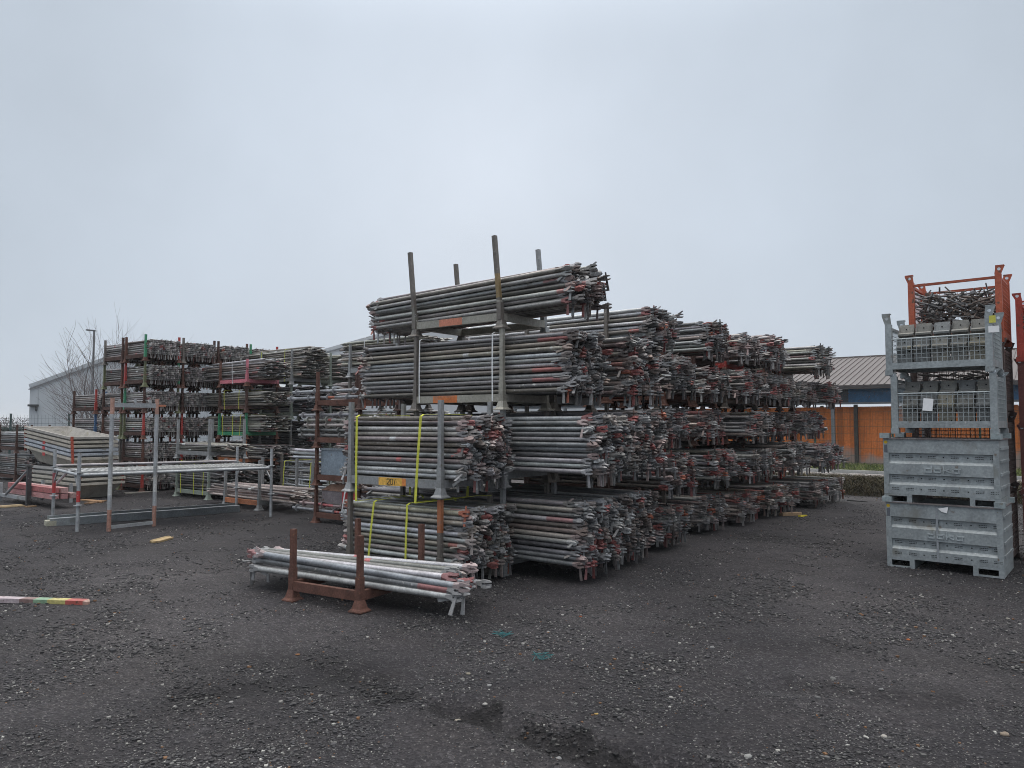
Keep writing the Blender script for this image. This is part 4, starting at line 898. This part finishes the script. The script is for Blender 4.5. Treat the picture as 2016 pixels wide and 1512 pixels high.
# board fence
bo = thing('board_fence', 'tall orange-stained board fence, faded pale near the ground', 'fence', (board0[0], board0[1], 0), YARD)
mo = mat('orange_stain', None, rough=.75, spec=.2, n1=(1.2, .18), n2=(14, .2))
t = mo.node_tree; b = t.nodes['Principled BSDF']; lk = b.inputs['Base Color'].links[0].from_socket; tcn = t.nodes.new('ShaderNodeTexCoord'); sx = t.nodes.new('ShaderNodeSeparateXYZ'); t.links.new(tcn.outputs['Object'], sx.inputs[0])
nn = t.nodes.new('ShaderNodeTexNoise'); nn.inputs['Scale'].default_value = .9; nn.inputs['Detail'].default_value = 5; t.links.new(tcn.outputs['Object'], nn.inputs['Vector'])
ma = t.nodes.new('ShaderNodeMath'); ma.operation = 'MULTIPLY_ADD'; ma.inputs[1].default_value = 2.6; t.links.new(nn.outputs[0], ma.inputs[0]); mneg = t.nodes.new('ShaderNodeMath'); mneg.operation = 'MULTIPLY'; mneg.inputs[1].default_value = -1.; t.links.new(sx.outputs[2], mneg.inputs[0]); t.links.new(mneg.outputs[0], ma.inputs[2])
mr = t.nodes.new('ShaderNodeMapRange'); mr.inputs[1].default_value = .62; mr.inputs[2].default_value = 1.0; mr.inputs[3].default_value = 0; mr.inputs[4].default_value = .85; t.links.new(ma.outputs[0], mr.inputs[0])
mk = t.nodes.new('ShaderNodeMix'); mk.data_type = 'RGBA'; mk.inputs[7].default_value = (.30, .27, .245, 1); t.links.new(mr.outputs[0], mk.inputs[0]); t.links.new(lk, mk.inputs[6]); t.links.new(mk.outputs[2], b.inputs['Base Color'])
for x0 in np.arange(-14, 14, 2.4):
    mb = MB()
    for x in np.arange(x0 + .04, x0 + 2.36, .232): mb.box((x + .116, rng.uniform(-.004, .004), 1.18), (.224, .025, 2.28), np.array((.56, .165, .045)) * rng.uniform(.70, 1.12))
    mb.box((x0 + 1.2, .03, 1.17), (2.38, .02, 2.20), (.10, .035, .014)); mb.build('board_panel', mo, bo)
    mb = MB(); mb.box((x0, -.14, 1.2), (.13, .13, 2.40), (.05, .045, .042)); mb.build('fence_post', M['rust'], bo)
# shed
sh = thing('open_shed', 'long open shed with brown ribbed metal roof and blue fascia', 'shed', (shed0[0], shed0[1], 0), YARD)
RT = (.135, .117, .110); EH, RH, RUN = 3.25, 4.85, 6.2; X0, X1 = -20, 22
mb = MB(); s = math.hypot(RUN, RH - EH); up = np.array([0, RUN / s, (RH - EH) / s]); B = np.stack([np.array([1., 0, 0]), up, np.cross((1, 0, 0), up)], 1)
mb.box(np.array([(X0 + X1) / 2, -.4, EH - .12]) + up * (s / 2), (X1 - X0, s, .04), RT, B)
for x in np.arange(X0 + .2, X1, .24): mb.box(np.array([x, -.4, EH - .12]) + up * (s / 2) + B[:, 2] * .035, (.035, s, .03), np.array(RT) * .85, B)
mb.box((((X0 + X1) / 2), RUN - .4, RH - .10), (X1 - X0, .3, .06), RT); mb.build('roof', M['hall'], sh)
mb = MB(); mb.box(((X0 + X1) / 2, -.46, EH - .20), (X1 - X0, .10, .12), (.06, .055, .055)); mb.build('gutter', M['wire'], sh)
mb = MB(); mb.box(((X0 - 2.2) / 2, .0, EH - .48), (-2.2 - X0, .12, .56), (.035, .045, .055)); mb.box(((X1 - 2.2) / 2, .0, EH - .48), (X1 + 2.2, .12, .56), (.028, .10, .20)); mb.build('fascia', M['paint'], sh)
for x in np.arange(X0 + 1.2, X1, 3.2):
    mb = MB(); mb.box((x, .0, (EH - .75) / 2), (.13, .13, EH - .75), (.17, .18, .19)); mb.build('column', M['galv'], sh)
    mb = MB(); mb.box((x + 1.3, 5.6, (EH - .75) / 2), (.13, .13, EH - .75), (.17, .18, .19)); mb.build('column', M['galv'], sh)
mb = MB(); mb.box(((X0 + X1) / 2, 0, EH - .80), (X1 - X0, .10, .08), (.16, .17, .18)); mb.build('lower_rail', M['galv'], sh)

# ------------------------------------------------------------------ far left: halls, fence, lamp, tree, woods
def hall(name, label, P, ang, Lx, Dy, H0, H1, tint):
    o = thing(name, label, 'building', (P[0], P[1], 0), ang)
    mb = MB(); V = [(0, 0, 0), (-Lx, 0, 0), (-Lx, 0, H0), (-Lx / 2, 0, H1), (0, 0, H0)]; W_ = [(x, Dy, z) for x, y, z in V]
    mb.add(V + W_, [(0, 1, 2, 3, 4), (9, 8, 7, 6, 5), (0, 4, 9, 5), (1, 6, 7, 2)], tint)
    for x in np.arange(-Lx + .5, 0, 1.0): mb.box((x, -.012, (H0) / 2), (.03, .02, H0 - .02), np.array(tint) * .93)
    mb.build('wall', M['hall'], o)
    for sgn, a, b in ((1, (.03, H0 + .02), (-Lx / 2, H1 + .08)), (-1, (-Lx - .03, H0 + .02), (-Lx / 2, H1 + .08))):
        r = MB(); d = np.array([b[0] - a[0], 0, b[1] - a[1]]); B = basis(d, (0, 1, 0)); r.box(((a[0] + b[0]) / 2, Dy / 2 + .02, (a[1] + b[1]) / 2 + .06), (np.linalg.norm(d), Dy + .12, .22), np.array(tint) * .95, np.stack([B[:, 0], np.array([0, 1., 0]), np.cross(B[:, 0], (0, 1, 0))], 1)); r.build('roof', M['hall'], o)
        g = MB(); g.bar((a[0], -.075, a[1] - .13), (b[0], -.075, b[1] - .13), .04, .06, (.20, .21, .22)); g.build('verge_trim', M['wire'], o)
    return o
h1 = hall('industrial_hall', 'pale grey metal hall behind the bare tree with a gable roof', (-14.5, 43.5), R_(0), 14.0, 30, 3.78, 6.3, (.42, .45, .475))
fl = MB(); fl.box((-13.7, -.12, 2.72), (.5, .26, .12), (.06, .065, .07)); fl.box((-13.55, -.05, 2.55), (.10, .10, .3), (.08, .085, .09)); fl.build('floodlight', M['wire'], h1)
hall('large_hall', 'large pale hall whose roof edge rises behind the tall near stack', (10.8, 50.0), R_(0), 29.0, 30, 5.0, 9.06, (.50, .52, .54))
mesh_fence('yard_fence', 'dark green wire mesh fence before the pale hall', (-24, 31.0), -12, 14, 2.05, 2.5, R_(-2), (.15, .20), (.05, .08, .078), .0045)
lp = thing('street_lamp', 'slim grey street lamp with one arm above the bare tree', 'street lamp', (*at(181, 800, 33)[:2], 0))
mb = MB(); mb.tube((0, 0, 0), (0, 0, 5.85), .07, (.16, .17, .18), 10, True, .04); mb.build('pole', M['wire'], lp)
mb = MB(); mb.bar((.02, 0, 5.83), (-.34, 0, 5.86), .16, .06, (.13, .14, .15)); mb.build('lamp_head', M['wire'], lp)
def bare_tree(P, label):
    o = thing('bare_tree', label, 'tree', (P[0], P[1], 0)); tk = MB(); cr = MB(); r2 = random.Random(5)
    def grow(p, d, r, L, lev):
        n = 4 if lev < 2 else 3
        for i in range(n):
            q = p + d * (L / n); rr = r * (1 - .5 / n)
            (tk if lev == 0 else cr).tube(p, q, r, (.17, .155, .155), 6 if lev < 2 else 4, False, rr); p, r = q, rr
            d = d + np.array([r2.gauss(0, .10), r2.gauss(0, .10), r2.gauss(.03, .06)]); d /= np.linalg.norm(d)
            if lev < 4 and (i > 0 or lev > 0):
                for _ in range(1 if r2.random() < .75 else 2):
                    a = r2.uniform(0, 6.28); sd = np.array([math.cos(a), math.sin(a), 0]); nd = d * .8 + sd * r2.uniform(.45, .85) + np.array([0, 0, .12]); nd /= np.linalg.norm(nd)
                    grow(p, nd, r * .62, L * r2.uniform(.55, .8), lev + 1)
        if lev < 4: grow(p, d, r * .9, L * .75, lev + 1)
    for k in range(6):
        a = k * 1.05 + .3; d = np.array([math.cos(a) * .34, math.sin(a) * .34, 1.0]); d /= np.linalg.norm(d); grow(np.array([math.cos(a) * .1, math.sin(a) * .1, 0.]), d, .045, 2.05, 1 if k else 0)
    tk.build('trunk', M['bark'], o); cr.build('crown', M['bark'], o)
bare_tree(at(205, 800, 27)[:2], 'leafless shrubby tree standing behind the ledger racks')
def woods():
    mb = MB(); n = 26000; x = rng.uniform(-120, -40, n); y = 95 + rng.uniform(0, 20, n); h = 2.0 + .5 * np.sin(x * .23) + .3 * np.sin(x * .71 + 1)
    z = rng.uniform(0, 1, n) ** .7 * h; s = rng.uniform(.05, .17, n); a = rng.uniform(0, 6.28, n)
    d = np.stack([np.cos(a), np.sin(a), 0 * a], 1) * s[:, None] * .5; u = np.stack([rng.normal(0, .4, n), rng.normal(0, .4, n), np.ones(n)], 1) * s[:, None]; P = np.stack([x, y, z], 1)
    V = np.stack([P - d, P + d, P + d * .4 + u, P - d * .4 + u], 1).reshape(-1, 3); F = np.arange(n * 4).reshape(-1, 4)
    mb.add(V, F, np.array([(.10, .085, .09), (.13, .105, .105), (.085, .085, .085)])[rng.integers(3, size=n)]); tag(mb.build('far_woods', M['bark']), 'brown leafless wood along the horizon behind the fence', 'woods', None, 'stuff')
woods()
hd = MB()
hn = 4000; hx = rng.uniform(-45, -22, hn); hy = 46 + rng.uniform(0, 2, hn); hz_ = rng.uniform(0, 1.35, hn); ha = rng.uniform(0, 6.28, hn); hs = .12
hP = np.stack([hx, hy, hz_], 1); hd_ = np.stack([np.cos(ha), np.sin(ha), 0 * ha], 1) * hs; hu = np.stack([rng.normal(0, .5, hn), rng.normal(0, .5, hn), np.ones(hn)], 1) * hs
hd.add(np.stack([hP - hd_, hP + hd_, hP + hd_ + hu, hP - hd_ + hu], 1).reshape(-1, 3), np.arange(hn * 4).reshape(-1, 4), (.045, .055, .05)); tag(hd.build('hedge', M['grass']), 'low dark green hedge beyond the far mesh fence', 'hedge')
# off-frame pile at the very edge whose tube tips reach into view
PE = at(-190, 800, 11.5)[:2]

# ------------------------------------------------------------------ litter on the ground
def plank(name, label, p0, p1, w, h, tint, cat='plank', segs=None, tip=True, m='wood', z0=None):
    p0 = np.array(p0, float); p1 = np.array(p1, float); p0[2] = p1[2] = h / 2 + .004 + (0 if z0 is None else z0); d = p1 - p0; L = np.linalg.norm(d); B = basis(d); mb = MB()
    segs = segs or [(0, 1, tint)]
    for a, b, c in segs:
        e = b; V = []
        for t, ww, hh in ((a, w, h), (b, w, h)): 
            if tip and abs(t - 1) < 1e-6: ww, hh = w * .45, h * .6
            for sy, sz in ((-1, -1), (1, -1), (1, 1), (-1, 1)): V.append(B[:, 0] * (t * L - L / 2) + B[:, 1] * sy * ww / 2 + B[:, 2] * (sz * hh / 2 - (h - hh) / 2))
        mb.add(V, [(0, 3, 2, 1), (4, 5, 6, 7)] + [(i, (i + 1) % 4, (i + 1) % 4 + 4, i + 4) for i in range(4)], c)
    return tag(mb.build(name, M[m], None, tuple((p0 + p1) / 2)), label, cat)
plank('painted_plank', 'plank painted pink, green, yellow and red lying on the gravel', gp(-160, 1180), gp(174, 1191), .085, .040, None, segs=[(0, .42, (.32, .24, .26)), (.42, .62, (.40, .34, .36)), (.62, .70, (.20, .13, .12)), (.70, .78, (.19, .30, .20)), (.78, .885, (.38, .34, .13)), (.885, .985, (.36, .09, .075)), (.985, 1, (.34, .22, .18))], m='paint')
for nm, a, b, w, h, c in (('pale broken board split at one end, beyond the front of the low pile', (298, 1070), (342, 1058), .16, .03, (.36, .27, .15)), ('brown split board near the tray pack', (160, 985), (202, 990), .15, .03, (.27, .17, .10)), ('thin brown board beside the tray pack', (168, 993), (208, 986), .11, .025, (.28, .18, .11)),
        ('pale splintered board by the grey trestle', (-10, 1000), (50, 996), .22, .03, (.40, .31, .19)), ('brown board end by the grey trestle', (48, 999), (72, 997), .16, .025, (.26, .18, .11)), ('brown offcut with yellow corner by the long row', (1536, 1016), (1580, 1014), .14, .05, (.27, .19, .12)),
        ('dark iron rod lying beyond the long row', (1668, 986), (1708, 989), .03, .02, (.04, .04, .04))):
    if 'rod' in nm: plank('iron_rod', nm, gp(*a), gp(*b), w, h, c, 'rod'); continue
    p0, p1 = gp(*a), gp(*b); d = p1 - p0; L = np.linalg.norm(d); B = basis(d); mb = MB()
    for q in range(3):                                            # split lengthwise into slivers of uneven length
        y0, y1 = -w / 2 + w * q / 3, -w / 2 + w * (q + 1) / 3 - .003; x0, x1 = -L / 2 * rng.uniform(.6, 1), L / 2 * rng.uniform(.55, 1); th = h * rng.uniform(.7, 1.1)
        pl = [(x0, y0), (x1 - rng.uniform(.02, .12) * L, y0), (x1, (y0 + y1) / 2 + rng.normal(0, .004)), (x1 - rng.uniform(.02, .2) * L, y1), (x0 + rng.uniform(0, .1) * L, y1), (x0 - rng.uniform(0, .06) * L, (y0 + y1) / 2)]
        V = [B[:, 0] * x + B[:, 1] * y + B[:, 2] * z for z in (0, th) for x, y in pl]; mb.add(V, [(5, 4, 3, 2, 1, 0), tuple(range(6, 12))] + [(k, (k + 1) % 6, (k + 1) % 6 + 6, k + 6) for k in range(6)], np.array(c) * rng.uniform(.75, 1.15))
    c0 = (p0 + p1) / 2; tag(mb.build('broken_board', M['wood'], None, (c0[0], c0[1], gheight(c0[0], c0[1]) + .004)), nm, 'board')
plank('board_corner', 'yellow-painted corner piece on the brown offcut by the row', gp(1574, 1018), gp(1588, 1016), .06, .03, (.55, .45, .05), 'wood piece')
plank('grey_batten', 'weathered batten lying under the ledger rack', gp(245, 973), gp(312, 968), .10, .03, (.30, .29, .26), 'batten')
def rock(px, py, s, tint, label, nm='loose_stone', flat=.6):
    s = s * .72; tint = np.array(tint) * .8
    p = gp(px, py); mb = MB(); V = []; F = []
    n, m_ = 8, 5
    for i in range(m_ + 1):
        th = math.pi * i / m_
        for j in range(n):
            k = s * rng.uniform(.82, 1.1); V.append((k * math.sin(th) * math.cos(j * 2 * math.pi / n) * 1.25, k * math.sin(th) * math.sin(j * 2 * math.pi / n), k * flat * math.cos(th)))
    for i in range(m_):
        for j in range(n): F.append((i * n + j, (i + 1) * n + j, (i + 1) * n + (j + 1) % n, i * n + (j + 1) % n))
    mb.add(V, F, tint, True); tag(mb.build(nm, M['stone'], None, (p[0], p[1], gheight(p[0], p[1]) + s * .25), rng.uniform(0, 6)), label, 'stone')
for i, (px, py, s, c, l) in enumerate(((901, 1418, .026, (.32, .29, .24), 'largest rounded pale stone before the dark rut'), (955, 1391, .020, (.36, .35, .33), 'upright chip of pale stone above the rut'), (963, 1352, .020, (.28, .28, .28), 'flat grey stone far above the dark rut'),
    (1100, 1474 - 2, .020, (.27, .27, .27), 'grey stone at the foot of the rut'), (1256, 1497, .022, (.30, .30, .30), 'pale stone at the lower end of the rut'), (455, 1387, .016, (.34, .33, .32), 'small round white stone on the open gravel'), (1321, 1373, .018, (.36, .35, .33), 'white pebble on open gravel beyond the rut'),
    (1188, 1246, .020, (.22, .22, .23), 'grey pebble on gravel before the long row'), (1984, 1217, .022, (.27, .26, .23), 'pale stone before the steel boxes'), (1640, 1338, .026, (.17, .17, .165), 'broad grey stone in the coarse gravel patch'), (1740, 1448, .022, (.38, .36, .33), 'cream stone in the coarse gravel'), (1472, 1488, .026, (.30, .30, .29), 'white rounded stone low in coarse gravel'),
    (1978, 1448, .028, (.28, .23, .18), 'brownish stone at the lower edge'), (1402, 1278, .024, (.24, .24, .24), 'flat grey stone on open gravel'), (1610, 1372, .022, (.16, .16, .16), 'dark grey stone beside the coarse patch'), (1735, 1363, .02, (.20, .20, .20), 'grey pebble right of the coarse patch'.replace('right of', 'past')))): rock(px, py, s, c, l)
for px, py, s, c, l in ((1789, 1259, .022, (.42, .14, .05), 'orange brick chip on the gravel'), (1143, 1217, .020, (.26, .08, .04), 'reddish brown leaf scrap on the gravel'), (586, 1288, .022, (.24, .12, .06), 'brown wood scrap on open gravel'), (922, 1327, .026, (.22, .20, .16), 'tan torn scrap lying near the low pile'), (1174, 1405, .016, (.40, .28, .10), 'yellow chip of stone above the rut')): rock(px, py, s, c, l, 'ground_scrap', .35)
for (px, py, l) in ((990, 1253, 'teal twine knot on gravel before the low pile'), (1066, 1300, 'teal twine knot with upright strands before the rut')):
    p = gp(px, py); mb = MB(); z = gheight(p[0], p[1]) + .006; q = np.array([0, 0, 0.])
    for k in range(14):
        a = rng.uniform(0, 6.28); e_ = np.array([math.cos(a) * rng.uniform(.02, .10), math.sin(a) * .05, rng.uniform(.0, .05)]); mb.tube(q, e_, .0022, (.03, .14, .15), 5); q = e_ if k % 3 else np.array([rng.normal(0, .02), 0, .004])
    tag(mb.build('twine_knot', M['strap'], None, (p[0], p[1], z)), l, 'twine')

# ------------------------------------------------------------------ build all tubes
LIMIT = dict(tube=300, ledger=300, brace=300)
NAMES = dict(tube=('scaffold_tube', 'scaffold tube', 'scaffold_tubes', 'weathered scaffold tubes packed deep in the stacked stillages'),
             ledger=('short_ledger', 'ledger', 'short_ledgers', 'short wedge-ended ledgers packed deep in the racks'),
             brace=('flat_brace', 'brace', 'flat_braces', 'flat-ended braces packed deep in the middle stacks'))
def xf(V, R, c): return V @ R.T + c
RINGC = {n: np.stack([np.zeros(n), np.cos((np.arange(n) + .5) * 2 * math.pi / n), np.sin((np.arange(n) + .5) * 2 * math.pi / n)], 1) for n in (8, 12)}
def pipe_into(mb, s, n, R=None, c=None):
    cuts = [(-s['L'] / 2, s['L'] / 2, s['tint'], 1.0)] + [(a, b, t, 1.016) for a, b, t in s['marks']]
    i = np.arange(n); j = (i + 1) % n; F = np.stack([i, j, j + n, i + n], 1)
    for a, b, t, k in cuts:
        rg = RINGC[n] * (s['dia'] / 2 * k); V = np.concatenate([rg + [a, 0, 0], rg + [b, 0, 0]])
        mb.add(V if R is None else xf(V, R, c), F, t, True)
_hc = {}
def quant(c): return tuple(np.round(np.asarray(c) * 25).astype(int))
def head_obj(s, parent, right):
    k = s['dia'] / .0483; key = ('h', quant(s['hc']), round(k, 2))
    if key not in _hc: m = MB(); m.add(HV * k, HF, s['hc']); _hc[key] = m.mesh('wedge_head')
    h = link('wedge_head', _hc[key], M['cast'], parent)
    h.location = (s['L'] / 2 if right else -s['L'] / 2, 0, 0); h.rotation_euler = Euler((s['roll'] if right else s['roll2'], 0, 0 if right else math.pi))
    key = ('w', quant(s['wt']), round(k, 2))
    if key not in _hc: m = MB(); m.add(WV * k, WF, s['wt']); _hc[key] = m.mesh('wedge')
    w = link('wedge', _hc[key], M['cast'], h); w.location = (.062 * k, 0, s['wsl']); w.rotation_euler = (0, s['lay'], 0); return h
def end_into(mb, s, right, R, c):
    k = s['dia'] / .0483
    A = rollm(s['roll'] if right else s['roll2']); E = A if right else FLIP @ A
    base = np.array([s['L'] / 2 if right else -s['L'] / 2, 0, 0])
    if s['kind'] == 'brace': mb.add(xf(EVV * k @ E.T + base, R, c), EFF, s['hc'] * .5 + s['tint'] * .5, True)
    else:
        mb.add(xf(HV * k @ E.T + base, R, c), HF, s['hc'])
        cl, sl_ = math.cos(s['lay']), math.sin(s['lay']); Y_ = np.array([[cl, 0, sl_], [0, 1, 0], [-sl_, 0, cl]])
        mb.add(xf((WV * k @ Y_.T + [.062 * k, 0, s['wsl']]) @ E.T + base, R, c), WF, s['wt'])
for kind, (nm, cat, stuffname, stufflabel) in NAMES.items():
    L_ = sorted([s for s in SPEC if s['kind'] == kind], key=lambda s: -s['score'])
    big, rest = L_[:LIMIT[kind]], L_[LIMIT[kind]:]
    seen = set()
    for s in big:
        mb = MB(); pipe_into(mb, s, 12)
        hi = kind == 'tube'
        I3, Z3 = np.eye(3), np.zeros(3)
        if not hi:
            end_into(mb, s, True, I3, Z3); end_into(mb, s, False, I3, Z3)
        elif not s['left']: end_into(mb, s, False, I3, Z3)
        o = mb.build(nm, M['tube']); o.matrix_world = Matrix.Translation(s['c']) @ Matrix(s['B'].tolist()).to_4x4()
        tag(o, s['label'], cat, s['group'])
        if hi:
            head_obj(s, o, True)
            if s['left']: head_obj(s, o, False)
    mb = MB()
    for s in rest:
        pipe_into(mb, s, 8, s['B'], s['c']); end_into(mb, s, True, s['B'], s['c'])
        if s['left']: end_into(mb, s, False, s['B'], s['c'])
    if rest: tag(mb.build(stuffname, M['tube']), stufflabel, cat, None, 'stuff')
print('TUBES', {k: sum(1 for s in SPEC if s['kind'] == k) for k in NAMES}, 'objects', len(bpy.data.objects))
# ------------------------------------------------------------------ winter haze
hb = MB(); hb.box((0, 700, 7.0), (1900, 1900, 16.4), (1, 1, 1)); hm_ = bpy.data.materials.new('haze_air'); hm_.use_nodes = True; t = hm_.node_tree; t.nodes.clear()
ho = t.nodes.new('ShaderNodeOutputMaterial'); hv = t.nodes.new('ShaderNodeVolumePrincipled'); hv.inputs['Density'].default_value = .0007; hv.inputs['Color'].default_value = (.93, .95, .97, 1); t.links.new(hv.outputs[0], ho.inputs['Volume'])
tag(hb.build('haze', hm_), 'thin pale winter haze over the whole yard', 'haze', None, 'stuff')
